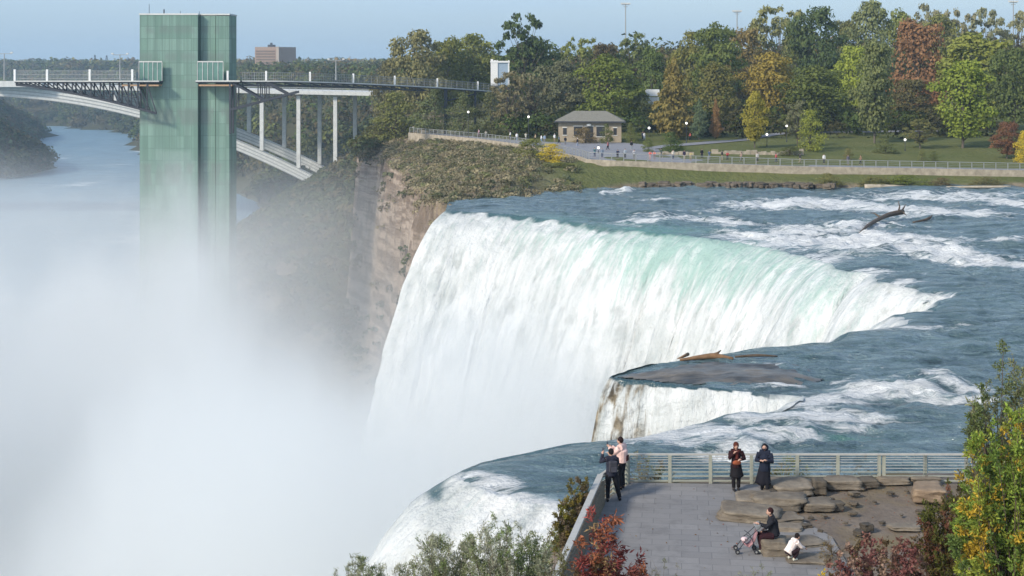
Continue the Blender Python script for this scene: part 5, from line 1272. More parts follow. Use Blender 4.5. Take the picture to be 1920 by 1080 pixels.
def shoe_parts(J):
    o = []
    for S in 'LR':
        t = J.get('toe' + S) or J['an' + S] + V((0, .16, -.05)); o.append(('T', [J['an' + S] - V((0, .03, .04)), J['an' + S].lerp(t, .5) - V((0, 0, .015)), t], [.052, .048, .040]))
    return o
def hair_parts(J, long=False, wide=0.0):
    h = J['head']; f = V(J['face']).normalized(); o = [('B', h - f * .022 + V((0, 0, .028)), .104 + wide, (.92, 1.0, 1.05))]
    if long: o.append(('T', [h - f * .04, h - f * .07 - V((0, 0, .12)), h - f * .06 - V((0, 0, .27))], [.10, .09, .06]))
    return o
def child_obj(name, me, mat, parent, col=None):
    me.materials.clear(); me.materials.append(mat); me.polygons.foreach_set('use_smooth', [True] * len(me.polygons)); o = bpy.data.objects.new(name, me); link(o, parent)
    if col: o.color = tuple(col) + (1,)
    return o
M_CLOTH = tint('cloth', 0.85, 0.25, 7.0)
def put(o, X, Y, z, rz, s):
    o.location = (X, Y, z); o.rotation_euler = (0, 0, rz); o.scale = (s, s, s)
def face_marks(o, J, hairc=None):
    h = J['head']; f = V(J['face']).normalized(); r = f.cross(V((0, 0, 1))).normalized(); m = MB()
    for s in (-1, 1): m.ball(h + f * .093 + r * .034 * s + V((0, 0, .018)), .011, 8, 6)
    m.build('eyes', M_DARK, o, True); m = MB(); m.tube([h + f * .098 - V((0, 0, .055)) - r * .02, h + f * .102 - V((0, 0, .056)), h + f * .098 - V((0, 0, .055)) + r * .02], [.004, .007, .004], 6); m.build('mouth', simple('lips', (.32, .12, .10), .5), o, True)
VX = .011
def near_person(lab, X, Y, z, rz, s, J, jk, tr, hair, jkw={}, trw={}, shoes=(.02, .02, .022), extras=None, grp='visitors on the near overlook'):
    o = child_obj('person', solid(body_parts(J), VX), M_SKIN, None); put(o, X, Y, z, rz, s); tag(o, lab, 'person', grp)
    child_obj('jacket', solid(jacket_parts(J, **jkw), VX), M_CLOTH, o, jk); child_obj('trousers', solid(trouser_parts(J, **trw), VX), M_CLOTH, o, tr)
    child_obj('shoes', solid(shoe_parts(J), VX), M_CLOTH, o, shoes); hk = dict(hair[1]) if len(hair) > 1 else {}
    child_obj('hair', solid(hair_parts(J, **hk), VX), M_CLOTH, o, hair[0]); face_marks(o, J)
    if extras: extras(o, J)
    return o
def phone(J, hand, lab, o, tilt=0):
    m = MB(); w_ = J['wr' + hand]; d = (w_ - J['el' + hand]).normalized(); c = w_ + d * .13
    bx = MB(); bx.box(-.037, .037, -.005, .005, -.08, .08); bx.cur = 1; bx.box(-.033, .033, -.0072, -.0052, -.074, .074)
    p = bx.build('phone', [M_DARK, simple('phone_screen', (.10, .12, .15), .15)]); wm = Matrix.LocRotScale(o.location, o.rotation_euler, o.scale)
    p.matrix_world = wm @ Matrix.Translation(c); tag(p, lab, 'phone')
# 1 man in dark jacket photographing, seen from behind
def x1(o, J):
    m = MB(); m.box(-.14, .14, -.30, -.17, 1.04, 1.40); b = m.build('backpack', M_CLOTH, o); b.color = (.045, .045, .055, 1); bv = b.modifiers.new('b', 'BEVEL'); bv.width = .04; bv.segments = 3
    m = MB(); m.box(-.09, .09, -.335, -.303, 1.06, 1.22); p = m.build('pocket', M_CLOTH, b); p.color = (.07, .07, .085, 1)
    phone(J, 'L', 'dark phone held up by the man in the navy jacket', o)
X, Y, z = NP(1146, 943); z = 5.06
J = pose(elL=(-.30, .16, 1.28), wrL=(-.20, .34, 1.50), elR=(.27, .10, 1.16), wrR=(.06, .34, 1.44), knR=(.20, .03, .50), anR=(.30, .0, .09), knL=(-.11, .02, .50), anL=(-.13, -.03, .09), hiR=(.11, 0, .93))
near_person('man seen from behind in black with a backpack, photographing the falls', X, Y, z, R(12), 1.03, J, (.022, .024, .038), (.014, .014, .018), [(.012, .010, .010)], jkw=dict(ex=.03), extras=x1)
# 2 woman in pale pink puffy jacket
def x2(o, J):
    m = MB(); m.box(-.06, .10, -.22, -.14, .98, 1.16); b = m.build('belt_bag', M_CLOTH, o); b.color = (.05, .012, .012, 1)
    m = MB(); m.tube([V((.16, .05, 1.46)), V((.02, .19, 1.30)), V((-.12, .15, 1.12))], .02, 6); t = m.build('bag_strap', M_CLOTH, o); t.color = (.03, .012, .012, 1)
    phone(J, 'L', 'phone held by the woman in the pale pink jacket', o)
J = pose(elL=(-.17, .22, 1.22), wrL=(-.07, .42, 1.38), elR=(.20, .20, 1.20), wrR=(.06, .40, 1.36), head=(0, .06, 1.62), knL=(-.09, .05, .5))
near_person('woman in a puffy pale pink jacket holding a phone at the fence corner', wx(1165, 49.9), 49.75, 5.06, R(62), 1.05, J, (.72, .50, .44), (.014, .014, .018), [(.022, .010, .008), dict(long=False, wide=.004)], jkw=dict(ex=.045, arm=.04, low=.05, puff=.02), extras=x2)
# 3 woman facing camera, black coat, auburn hair, orange bag
def skirt(o, J, zt, zb, r0, r1, col, dy=0, lean=0):
    m = MB(); n = 22; b = []
    for k, zz in enumerate(np.linspace(zt, zb, 9)):
        t_ = k / 8; rr = r0 + (r1 - r0) * t_
        for i in range(n):
            a = 2 * math.pi * i / n; q = rr * (1 + .09 * t_ * math.sin(5 * a + .7) + .05 * t_ * math.sin(9 * a)); b.append((q * math.cos(a) * 1.05 + lean * t_, q * math.sin(a) * .82 + dy * t_, zz + .03 * t_ * math.sin(3 * a)))
    fs = [(k * n + i, k * n + (i + 1) % n, (k + 1) * n + (i + 1) % n, (k + 1) * n + i) for k in range(8) for i in range(n)]; m.add(b, fs); c = m.build('coat_skirt', M_CLOTH, o, True); c.color = tuple(col) + (1,)
    s = c.modifiers.new('s', 'SOLIDIFY'); s.thickness = .012; return c
def x3(o, J):
    skirt(o, J, 1.0, .50, .165, .235, (.012, .010, .012), 0, -.02)
    c = child_obj('bag', solid([('B', V((.01, .19, 1.06)), .13, (1.25, .6, .72))], .012), M_CLOTH, o, (.26, .075, .035)); 
    c = child_obj('scarf', solid([('T', [V((-.10, .05, 1.46)), V((0, .13, 1.40)), V((.10, .05, 1.46))], [.05, .06, .05]), ('T', [V((0, .13, 1.40)), V((0, .17, 1.18))], [.07, .06])], .012), M_CLOTH, o, (.10, .022, .018))
J = pose(elL=(-.29, .06, 1.18), wrL=(-.10, .27, 1.20), elR=(.27, .12, 1.22), wrR=(.12, .22, 1.42), knL=(-.09, .03, .5), anL=(-.09, 0, .09), anR=(.09, .03, .09))
near_person('auburn haired woman in a long black coat with an orange brown bag', wx(1380, 49.6), 49.6, 5.06, R(184), .965, J, (.030, .010, .012), (.012, .010, .012), [(.085, .022, .014), dict(long=True, wide=.012)], jkw=dict(ex=.03, arm=.025), extras=x3)
# 4 figure in navy jacket and long black skirt
def x4(o, J):
    skirt(o, J, 1.02, .34, .175, .26, (.012, .012, .018), -.02, .06)
    child_obj('hood', solid([('B', V((0, -.03, 1.60)), .125, (1.05, 1.0, 1.15)), ('T', [V((0, -.04, 1.54)), V((0, -.02, 1.40))], [.10, .12])], .012), M_CLOTH, o, (.018, .018, .032))
    child_obj('face_mask', solid([('B', V((.0, .105, 1.585)), .055, (1.0, .6, .8))], .01), M_CLOTH, o, (.02, .02, .03))
J = pose(elL=(-.27, .10, 1.18), wrL=(-.10, .26, 1.24), elR=(.27, .10, 1.18), wrR=(.10, .26, 1.22), knL=(-.08, .06, .5), anL=(-.12, .10, .09), knR=(.08, -.02, .5), anR=(.12, -.16, .10))
near_person('hooded person in navy jacket and long black skirt by the fence', wx(1434, 49.2), 49.2, 5.06, R(160), 1.0, J, (.014, .018, .034), (.012, .012, .016), [(.012, .010, .012)], jkw=dict(ex=.045, arm=.03, low=.14), extras=x4)
# 5 man seated on the block
J = pose(pel=(0, -.02, .56), chest=(0, .04, .92), neck=(0, .07, 1.08), head=(0, .12, 1.23), shL=(-.185, .05, 1.03), shR=(.185, .05, 1.03), elL=(-.22, .24, .84), wrL=(-.14, .48, .90), elR=(.24, .06, .76), wrR=(.14, .26, .66),
         hiL=(-.10, .02, .52), hiR=(.10, .02, .52), knL=(-.15, .42, .50), knR=(.15, .44, .50), anL=(-.14, .40, .09), anR=(.14, .36, .09))
near_person('man in a black jacket sitting on a square stone block facing left', wx(1450, 43.4), 43.35, 5.05, R(88), 1.0, J, (.016, .017, .022), (.030, .010, .014), [(.030, .010, .010)], jkw=dict(ex=.028, arm=.022, low=.04), shoes=(.5, .5, .42))
# 6 crouching child
J = pose(pel=(0, -.12, .32), chest=(0, .08, .60), neck=(0, .20, .72), head=(0, .28, .84), shL=(-.15, .16, .68), shR=(.15, .16, .68), elL=(-.18, .30, .48), wrL=(-.12, .46, .36), elR=(.18, .32, .50), wrR=(.13, .50, .42),
         hiL=(-.09, -.08, .30), hiR=(.09, -.08, .30), knL=(-.15, .22, .40), knR=(.15, .24, .38), anL=(-.13, -.02, .09), anR=(.13, .02, .09), face=(0, 1, -.2))
near_person('small child in a white jacket and dark trousers crouching over the flagstones', wx(1482, 42.6), 42.45, 5.12, R(-68), .80, J, (.80, .70, .64), (.030, .016, .020), [(.015, .010, .010)], jkw=dict(ex=.03, arm=.02, low=.06), shoes=(.6, .6, .5))
# stroller
def stroller():
    Y = 43.3; T = empty('stroller', (wx(1402, Y), Y, 5.06), 'small folding stroller with a pink seat parked in front of the seated man', 'stroller')
    s = Y / FPX; q = lambda px, py: ((px - 1402) * s, (1047 - py) * s * 1.0)
    fr = MB()
    for y in (-.19, .19):
        a = q(1381, 1043); b = q(1424, 998); c = q(1416, 1043); d = q(1396, 1022)
        fr.tube([(a[0], y, .07), (d[0], y, d[1]), (b[0], y, b[1] + .02), (b[0] + .07, y, b[1] + .07)], .013, 8); fr.tube([(c[0], y, .07), (q(1408, 1020)[0], y, q(1408, 1020)[1] + .03), (d[0] + .02, y, d[1] + .2)], .012, 8)
    for p in (q(1424, 998), q(1396, 1022)): fr.tube([(p[0], -.19, p[1] + .02), (p[0], .19, p[1] + .02)], .011, 8)
    fr.tube([(q(1416, 1043)[0], -.19, .07), (q(1416, 1043)[0], .19, .07)], .011, 8); fr.build('frame', M_STEEL, T, True)
    m = MB(); P = [q(1392, 1030), q(1402, 1036), q(1412, 1026), q(1418, 1008)]; vs = []
    for (x, z_) in P: vs += [(x, -.17, z_ + .03), (x, .17, z_ + .03), (x + .02, .17, z_ + .0), (x + .02, -.17, z_ + .0)]
    for k in range(3): m.add([vs[4 * k + i] for i in range(4)] + [vs[4 * k + 4 + i] for i in range(4)], [(0, 1, 5, 4), (1, 2, 6, 5), (2, 3, 7, 6), (3, 0, 4, 7), (0, 1, 2, 3), (4, 5, 6, 7)])
    st = m.build('seat', M_CLOTH, T, True); st.color = (.36, .20, .21, 1)
    m = MB(); m.ball((q(1396, 1028)[0], 0, q(1396, 1028)[1] + .08), .09, 10, 8, (1.3, 1.3, .8)); c = m.build('blanket', M_CLOTH, T, True); c.color = (.62, .48, .48, 1)
    m = MB(); a = q(1424, 996); m.add([(a[0] - .16, -.2, a[1] - .02), (a[0] - .16, .2, a[1] - .02), (a[0], .2, a[1] + .06), (a[0], -.2, a[1] + .06), (a[0] - .02, -.2, a[1] - .16), (a[0] - .02, .2, a[1] - .16)], [(0, 1, 2, 3), (2, 5, 4, 3), (0, 3, 4), (1, 5, 2)]); c = m.build('canopy', M_CLOTH, T); c.color = (.20, .21, .21, 1)
    for px in (1381, 1416):
        for y in (-.22, -.17, .17, .22):
            x = q(px, 1043)[0]; w_ = MB(); w_.tube([(x, y - .014, .07), (x, y + .014, .07)], .07, 18); t = w_.build('wheel', simple('rubber', (.03, .03, .035), .7), T, False)
            h = MB(); h.tube([(x, y - .017, .07), (x, y + .017, .07)], .032, 12); h.build('hub', M_RAIL, t)
stroller()
# ---------------------------------------------------------------- distant visitors
FV = .028
def far_proto(kind):
    if kind == 'walk': J = pose(knL=(-.1, .16, .52), anL=(-.1, .24, .09), knR=(.1, .0, .5), anR=(.1, -.26, .14), elL=(-.24, -.1, 1.15), wrL=(-.22, .08, .93), elR=(.24, .1, 1.16), wrR=(.2, .28, 1.0))
    elif kind == 'lean': J = pose(pel=(0, -.12, .93), chest=(0, .08, 1.2), neck=(0, .2, 1.33), head=(0, .28, 1.45), shL=(-.18, .15, 1.28), shR=(.18, .15, 1.28), elL=(-.24, .35, 1.1), elR=(.24, .35, 1.1), wrL=(-.1, .5, 1.08), wrR=(.1, .5, 1.08), hiL=(-.09, -.12, .9), hiR=(.09, -.12, .9), anL=(-.1, -.1, .09), anR=(.1, -.1, .09))
    elif kind == 'phone': J = pose(elL=(-.25, .15, 1.24), wrL=(-.08, .33, 1.46), elR=(.25, .15, 1.24), wrR=(.08, .33, 1.46))
    else: J = pose()
    return [solid(body_parts(J, False), FV), solid(jacket_parts(J), FV), solid(trouser_parts(J), FV), solid(hair_parts(J), FV)]
PR = {k: far_proto(k) for k in ('walk', 'lean', 'phone', 'stand')}
for k, ms in PR.items():
    for me, mt in zip(ms, (M_SKIN, M_CLOTH, M_CLOTH, M_CLOTH)):
        me.materials.clear(); me.materials.append(mt)
W_ = (.75, .75, .74); BK = (.015, .015, .02); NV = (.03, .045, .10); GR = (.2, .2, .2); CO = (.80, .20, .16); BL = (.25, .32, .42); KH = (.35, .28, .18); RD = (.45, .06, .06); YE = (.60, .50, .25); TE = (.10, .20, .22)
FAR = [ # px, feet py, Y(None: solve), pose, rz, jacket, trousers, hair, label
 (776, 249, 'phone', 90, W_, BK, BK, 'visitor in white at the far left tip of the cliff walkway, outermost of the pair'),
 (784, 250, 'stand', 200, W_, GR, W_, 'visitor in white with a pale cap, right one of the pair at the walkway tip'),
 (898, 256, 'walk', 90, (.55, .35, .40), (.3, .15, .2), BK, 'visitor in dusty pink under the footbridge end'),
 (911, 258, 'lean', 180, (.5, .48, .4), GR, BK, 'visitor in beige bending at the railing right of the one in pink'),
 (920, 252, 'stand', 120, GR, BK, BK, 'visitor in dark grey standing back from the railing by the pink one'),
 (957, 261, 'walk', 80, W_, NV, BK, 'visitor in white and navy left of the straight pale trunk'),
 (969, 264, 'stand', 190, W_, BL, BK, 'visitor in white and blue standing at the curving railing'),
 (986, 264, 'phone', 170, (.6, .6, .5), GR, BK, 'visitor in cream under the globe lamp by the trunks'),
 (1015, 268, 'walk', 270, W_, BL, BK, 'visitor in white at the wall, left one of the two left of the stone building'),
 (1021, 268, 'stand', 180, BL, GR, BK, 'visitor in pale blue close beside the one in white at the wall'),
 (1040, 266, 'stand', 200, W_, KH, W_, 'visitor with a white cap near the left corner of the stone building'),
 (1060, 272, 'stand', 190, BK, GR, BK, 'visitor in black with a white shirt front facing the river left of the plaza'),
 (1083, 275, 'walk', 100, BK, (.3, .35, .45), W_, 'visitor in a black top walking on the plaza before the stone building'),
 (1115, 295, 'phone', 180, TE, NV, BK, 'visitor in teal grey at the plaza corner railing by the front lamp'),
 (1129, 296, 'stand', 170, (.16, .2, .26), NV, BK, 'visitor in slate blue second from the plaza corner'),
 (1158, 297, 'lean', 185, NV, BK, BK, 'visitor in navy leaning on the railing in the middle of the plaza front'),
 (1184, 281, 'stand', 180, BK, (.25, .28, .3), BK, 'visitor in black standing back on the plaza behind the grey one'),
 (1189, 299, 'phone', 175, (.5, .5, .52), GR, BK, 'visitor in light grey at the railing below the one in black'),
 (1205, 262, 'stand', 140, (.02, .03, .07), BK, BK, 'visitor in dark navy left of the white tent shirted one behind the plaza'),
 (1208, 263, 'walk', 200, W_, BL, BK, 'visitor in bright white beside the one in dark navy behind the plaza'),
 (1004, 266, 'walk', 95, KH, BK, BK, 'visitor in khaki between the trunks and the white dressed pair at the wall'),
 (1048, 270, 'walk', 250, (.12, .16, .2), BK, BK, 'visitor in slate grey in front of the left corner of the stone building'),
 (1140, 282, 'walk', 60, (.35, .12, .12), BK, BK, 'visitor in maroon crossing the plaza right of the front lamp'),
 (1172, 297, 'stand', 175, (.30, .34, .38), BK, BK, 'visitor in ash grey at the railing between the navy and light grey ones'),
 (1240, 296, 'walk', 80, (.08, .10, .08), GR, BK, 'visitor in dark olive right behind the coral pair'),
 (1262, 299, 'stand', 190, (.55, .50, .42), NV, BK, 'visitor in sand colour at the railing left of the dark purple one'),
 (1330, 300, 'phone', 180, (.10, .14, .22), GR, BK, 'visitor in steel blue at the railing left of the black and red pair'),
 (1420, 304, 'stand', 170, (.42, .40, .38), BK, BK, 'visitor in stone grey at the railing below the narrow yellow tree'),
 (1455, 305, 'walk', 270, (.40, .10, .10), NV, BK, 'visitor in brick red walking behind the railing right of the narrow yellow tree'),
 (1545, 307, 'stand', 180, (.62, .62, .6), BK, BK, 'visitor in off white at the railing above the straw coloured shoreline bush'),
 (1219, 300, 'lean', 180, CO, (.45, .3, .28), BK, 'visitor in coral leaning on the railing, left one of the coral pair'),
 (1227, 300, 'lean', 176, (.72, .28, .22), (.4, .3, .28), BK, 'visitor in faded coral leaning on the railing, right one of the coral pair'),
 (1283, 300, 'stand', 180, (.03, .02, .05), KH, BK, 'visitor in dark purple by the golden shrub at the railing'),
 (1295, 301, 'lean', 190, YE, KH, (.1, .06, .03), 'visitor in pale yellow bending at the railing'),
 (1294, 263, 'walk', 100, CO, BK, BK, 'walker in a coral top and black shorts on the park path'),
 (1316, 297, 'stand', 185, BK, BK, BK, 'visitor in black seated height on the ledge right of the yellow one'),
 (1354, 300, 'stand', 90, BK, KH, BK, 'visitor in black beside the one in red at the railing'),
 (1364, 301, 'lean', 180, RD, BK, BK, 'visitor in red leaning at the far railing'),
 (1390, 303, 'walk', 90, (.3, .22, .18), GR, BK, 'visitor in brown walking along the far railing'),
 (1500, 306, 'walk', 270, (.05, .05, .05), KH, BK, 'visitor in charcoal by the dark low bush behind the railing'),
 (1590, 309, 'stand', 180, (.1, .1, .12), GR, BK, 'visitor in grey, left of two at the right part of the far railing'),
 (1614, 309, 'walk', 90, (.25, .16, .1), BK, BK, 'visitor in brown and black, right of two at the right part of the far railing'),
]
for px, py, ps, rz, jc, tc_, hc_, lab in FAR:
    Y = 280.0
    for _ in range(14):
        zz = max(ground_z(wx(px, Y), Y), float(terr_z(np.array(wx(px, Y)), np.array(Y))) + .04); Y = (CZ - zz) * FPX / (py - HY)
    X = wx(px, Y)
    if py > 290: Y = max(Y, 240.9)
    elif px < 1065:
        wy = np.interp(px, [768, 900, 1000, 1060], [337, 308, 281, 257]); Y = max(Y, wy + .8); X = wx(px, Y); zz = float(terr_z(np.array(X), np.array(Y))) + .04
    o = None
    for nm, me, c in zip(('person', 'jacket', 'trousers', 'hair'), PR[ps], (None, jc, tc_, hc_)):
        q = bpy.data.objects.new(nm, me); link(q, o)
        if o is None: o = q; q.location = (X, Y, zz); q.rotation_euler = (0, 0, R(rz)); q.scale = (1.0,) * 3
        else: q.color = tuple(c) + (1,)
    tag(o, lab, 'person', 'visitors along the far park railing')
# ================================================================== near foliage
M_STEM = simple('twig', (0.12, 0.085, 0.06), 0.85, 0.2, 5)
def stem_plant(name, lab, cat, root, tips, cols, leaf=.06, asp=.35, per=60, spread=.10, sub=5, seed=1, droop=.1, stemr=.012, start=.35, grp=None, axial=True):
    """stems from a common root, side twigs, and leaves pointing along the twigs"""
    rs = np.random.RandomState(seed); root = np.array(root, float)
    T = empty(name, tuple(root), lab, cat, grp); m = MB(); LP = []; LD = []; LC = []
    for tip in tips:
        tip = np.array(tip, float) - root; mid = tip * .5 + rs.randn(3) * .08 * np.linalg.norm(tip); mid[2] += .12 * np.linalg.norm(tip[:2])
        ts = np.linspace(0, 1, 12)[:, None]; C = (1 - ts) ** 2 * 0 + 2 * (1 - ts) * ts * mid + ts ** 2 * tip; L = np.linalg.norm(tip)
        r = stemr * (1.15 - ts[:, 0]) * 1.0; m.tube([tuple(c) for c in C], list(np.maximum(r, .002)), 5)
        tc_ = rs.randint(len(cols))
        for k in range(sub):
            t = rs.uniform(start, .98); i = min(10, int(t * 11)); b = C[i] + (C[i + 1] - C[i]) * (t * 11 - i); ax = C[i + 1] - C[i]; ax /= np.linalg.norm(ax)
            side = np.cross(ax, rs.randn(3)); side /= np.linalg.norm(side); ln = spread * L * (1.25 - t) * rs.uniform(.6, 1.3); d = ax * .7 + side * .75 + np.array([0, 0, .1]); d /= np.linalg.norm(d); e = b + d * ln
            m.tube([tuple(b), tuple(b * .5 + e * .5 + np.array([0, 0, .04 * ln])), tuple(e)], [r[i] * .45 + .002, .003, .0015], 4, False)
            n = per; u = rs.rand(n) ** .8; p = b + (e - b) * u[:, None] + rs.randn(n, 3) * leaf * .35
            dd = d * .8 + rs.randn(n, 3) * .55 - np.array([0, 0, droop]); LP.append(p); LD.append(dd); LC.append(np.full(n, tc_ if rs.rand() < .8 else rs.randint(len(cols))))
        n = per // 2; u = rs.uniform(start, 1, n); p = np.stack([np.interp(u, ts[:, 0], C[:, q]) for q in range(3)], 1) + rs.randn(n, 3) * leaf * .3
        LP.append(p); LD.append(rs.randn(n, 3) * .7 + tip / L * .6); LC.append(np.full(n, tc_))
    LP = np.concatenate(LP); LD = np.concatenate(LD); LC = np.concatenate(LC); LD /= np.linalg.norm(LD, axis=1)[:, None]; n = len(LP)
    w_ = np.cross(LD, rs.randn(n, 3)); w_ /= np.linalg.norm(w_, axis=1)[:, None]; nn = np.cross(LD, w_); s = (leaf * rs.uniform(.6, 1.25, n))[:, None]
    Vv = np.stack([LP, LP + LD * s * .45 + w_ * s * asp * .5 + nn * s * .06, LP + LD * s - nn * s * .08, LP + LD * s * .45 - w_ * s * asp * .5 + nn * s * .06], 1).reshape(-1, 3)
    C = np.repeat(np.array(cols)[LC] * rs.uniform(.7, 1.3, (n, 1)), 4, 0); lf = np.repeat(rs.rand(n) * .8, 4)
    np_mesh('leaves', Vv, np.arange(n * 4).reshape(n, 4), M_LEAFA, parent=T, attrs={'col': ('FLOAT_VECTOR', C), 'leaf': ('FLOAT', lf)}, smooth=False)
    m.build('stems', M_STEM, T, True); return T
def P3(px, py, Y): return (wx(px, Y), Y, wz(py, Y))
def fan(n, x0, x1, top, Y, dY, seed, g=45):
    r = random.Random(seed); o = []
    for i in range(n):
        x = r.uniform(x0, x1); t_ = top(x) if callable(top) else top; y = t_ + abs(r.gauss(0, 1)) * g; YY = Y + r.uniform(-dY, dY); o.append(P3(x, y, YY))
    return o
def it(pts):
    xs = [p[0] for p in pts]; ys = [p[1] for p in pts]; return lambda x: float(np.interp(x, xs, ys))
SAGE = [(.36, .37, .24), (.29, .32, .16), (.42, .42, .30), (.23, .29, .11)]
# feathery grey green shrubs along the bottom edge
b1 = it([(780, 1005), (820, 985), (850, 1010), (880, 1000)]); b2 = it([(880, 1000), (920, 955), (950, 972), (985, 985), (1030, 1015)])
stem_plant('shrub', 'feathery sage green shrub at the bottom edge, left of the tallest plume', 'shrub', P3(840, 1240, 31), fan(40, 775, 890, b1, 31, .8, 1), SAGE, .075, .22, 26, .16, 12, 1, .0, .012, .55, 'feathery shrubs at the bottom edge')
stem_plant('shrub', 'tall feathery sage green shrub with the highest plume at the bottom edge', 'shrub', P3(945, 1240, 30), fan(52, 880, 1035, b2, 30, .8, 2), SAGE, .075, .22, 28, .16, 12, 2, .0, .012, .55, 'feathery shrubs at the bottom edge')
stem_plant('shrub', 'small thin sprig of sage green shrub at the bottom edge, leftmost', 'shrub', P3(675, 1240, 31), fan(18, 625, 705, it([(625, 1058), (665, 1034), (705, 1054)]), 31, .4, 3, 14), SAGE, .07, .22, 20, .13, 9, 3, 0, .01, .6, 'feathery shrubs at the bottom edge')
stem_plant('shrub', 'sparse low sprigs between the leftmost sprig and the feathery shrubs', 'shrub', P3(740, 1250, 31), fan(20, 705, 785, 1046, 31, .4, 4, 14), SAGE, .065, .22, 18, .12, 8, 4, 0, .01, .6, 'feathery shrubs at the bottom edge')
stem_plant('shrub', 'yellowish sprigs leaning against the foot of the side wall at the bottom', 'shrub', P3(1035, 1240, 33), fan(16, 1000, 1060, it([(1000, 1030), (1030, 985), (1060, 1000)]), 33, .5, 5), [(.24, .24, .08), (.20, .20, .10), (.28, .22, .07)], .07, .3, 22, .13, 9, 5, 0, .01, .5, 'feathery shrubs at the bottom edge')
# bush on the cliff edge outside the wall
OLV = [(.20, .19, .04), (.16, .14, .05), (.24, .19, .05), (.17, .13, .075)]
stem_plant('bush', 'olive and straw coloured bush growing outside the side wall above the near fall', 'bush', (wx(1068, 45), 45.0, 3.4), [P3(x, y, 45 + dy) for x, y, dy in [(1090, 902, 1.4), (1075, 905, 1.2), (1060, 925, .8), (1100, 915, 1.5), (1105, 900, 1.8), (1052, 945, .4), (1045, 965, 0), (1038, 985, -.3), (1050, 1000, -.6), (1060, 975, 0), (1072, 940, .8), (1082, 930, 1), (1045, 1020, -1), (1060, 1010, -.8), (1070, 960, .4), (1085, 955, .6), (1055, 1035, -1.2), (1040, 1040, -1.4), (1095, 935, 1.1), (1068, 990, -.3)]],
           OLV + [(.20, .155, .10)], .085, .5, 60, .20, 16, 6, .05, .02, .3)
# red sumac
REDS = [(.32, .09, .075), (.26, .07, .06), (.38, .15, .08), (.22, .08, .065), (.32, .22, .11)]
sm = [(1105, 958), (1085, 1000), (1130, 970), (1145, 1000), (1155, 965), (1120, 1010), (1165, 1030), (1150, 1050), (1095, 1040), (1200, 1045), (1215, 1060), (1075, 1065), (1130, 1055), (1185, 1065), (1110, 985), (1140, 1025)]
stem_plant('sumac', 'red leaved sumac growing in front of the overlook wall', 'shrub', P3(1120, 1230, 33), [P3(x, y, 33 + random.Random(x).uniform(-.5, .5)) for x, y in sm], REDS, .15, .28, 26, .15, 10, 7, .45, .014, .42)
stem_plant('grass_tuft', 'pale grassy tuft at the bottom edge right of the red sumac', 'plant', P3(1240, 1180, 33), fan(14, 1215, 1270, 1045, 33, .3, 8), [(.24, .22, .12), (.18, .20, .10)], .08, .14, 14, .1, 5, 8, 0, .006, .5)
stem_plant('grass_tuft', 'green grassy tuft at the bottom edge below the stroller', 'plant', P3(1430, 1190, 35), fan(22, 1385, 1480, it([(1385, 1070), (1430, 1040), (1480, 1065)]), 35, .3, 9), [(.20, .24, .09), (.26, .27, .13)], .09, .13, 14, .1, 5, 9, 0, .006, .5)
stem_plant('yellow_plant', 'small bright yellow leafy plant at the bottom edge left of the red brown shrub', 'plant', P3(1550, 1170, 36), fan(9, 1538, 1572, it([(1538, 1050), (1560, 1066), (1572, 1080)]), 36, .2, 10), [(.60, .42, .03)], .10, .5, 14, .12, 5, 10, 0, .008, .4)
# red brown shrub
RB = [(.27, .14, .11), (.20, .10, .075), (.34, .23, .17), (.18, .13, .07), (.23, .10, .09)]
stem_plant('shrub', 'wide red brown shrub along the bottom right below the dirt patch', 'shrub', P3(1660, 1230, 37), fan(62, 1545, 1790, it([(1545, 1055), (1580, 1025), (1620, 1002), (1680, 1000), (1740, 995), (1800, 975)]), 37, 1.6, 11), RB, .10, .6, 24, .12, 9, 11, .1, .012, .45)
stem_plant('shrub', 'dark olive and rust undergrowth between the dirt patch and the yellow green tree', 'shrub', P3(1790, 1180, 36), fan(45, 1725, 1860, it([(1725, 960), (1770, 900), (1800, 880), (1860, 870)]), 36, 1.0, 12), [(.12, .10, .035), (.17, .08, .05), (.10, .11, .03)], .09, .5, 26, .12, 10, 12, .1, .012, .4)
# straw grasses on the dirt edge
stem_plant('grass_tuft', 'straw coloured grass clump on the dirt just left of the red brown shrub', 'plant', P3(1560, 1040, 41.5), fan(22, 1535, 1610, 1000, 41.5, .5, 13), [(.24, .18, .08), (.20, .14, .07)], .08, .14, 14, .1, 5, 13, .1, .005, .2)
# right-hand foreground: yellow green tree and grey green spire behind
YGN = [(.24, .32, .06), (.19, .27, .06), (.30, .34, .06), (.52, .36, .05), (.15, .21, .06)]
def big(lab, root, box, top, Y, n, cols, leaf, seed, per=34, sub=12, spread=.13, asp=.45, name='young_tree', dY=1.1):
    r = random.Random(seed); tips = []
    while len(tips) < n:
        x = r.uniform(box[0], box[1]); y = r.uniform(box[2], box[3])
        if y > top(x): tips.append(P3(x, y, Y + r.uniform(-dY, dY)))
    return stem_plant(name, lab, 'tree', root, tips, cols, leaf, asp, per, spread, sub, seed, .12, .02, .55)
big('bright green and yellow leafy tree filling the lower right corner', P3(1900, 1280, 30), (1785, 2010, 730, 1090), it([(1775, 960), (1800, 860), (1840, 790), (1885, 755), (2010, 700)]), 30, 120, YGN, .095, 20, 34, 12, .10)
big('slender grey green tree spire rising behind the yellow green tree at right', P3(1890, 1200, 33), (1815, 1990, 625, 940), it([(1815, 800), (1822, 705), (1850, 690), (1865, 640), (1885, 630), (1900, 660), (1925, 655), (1990, 640)]), 33, 120, [(.20, .22, .11), (.16, .19, .08), (.25, .26, .13)], .085, 21, 26, 11, .09, .42)
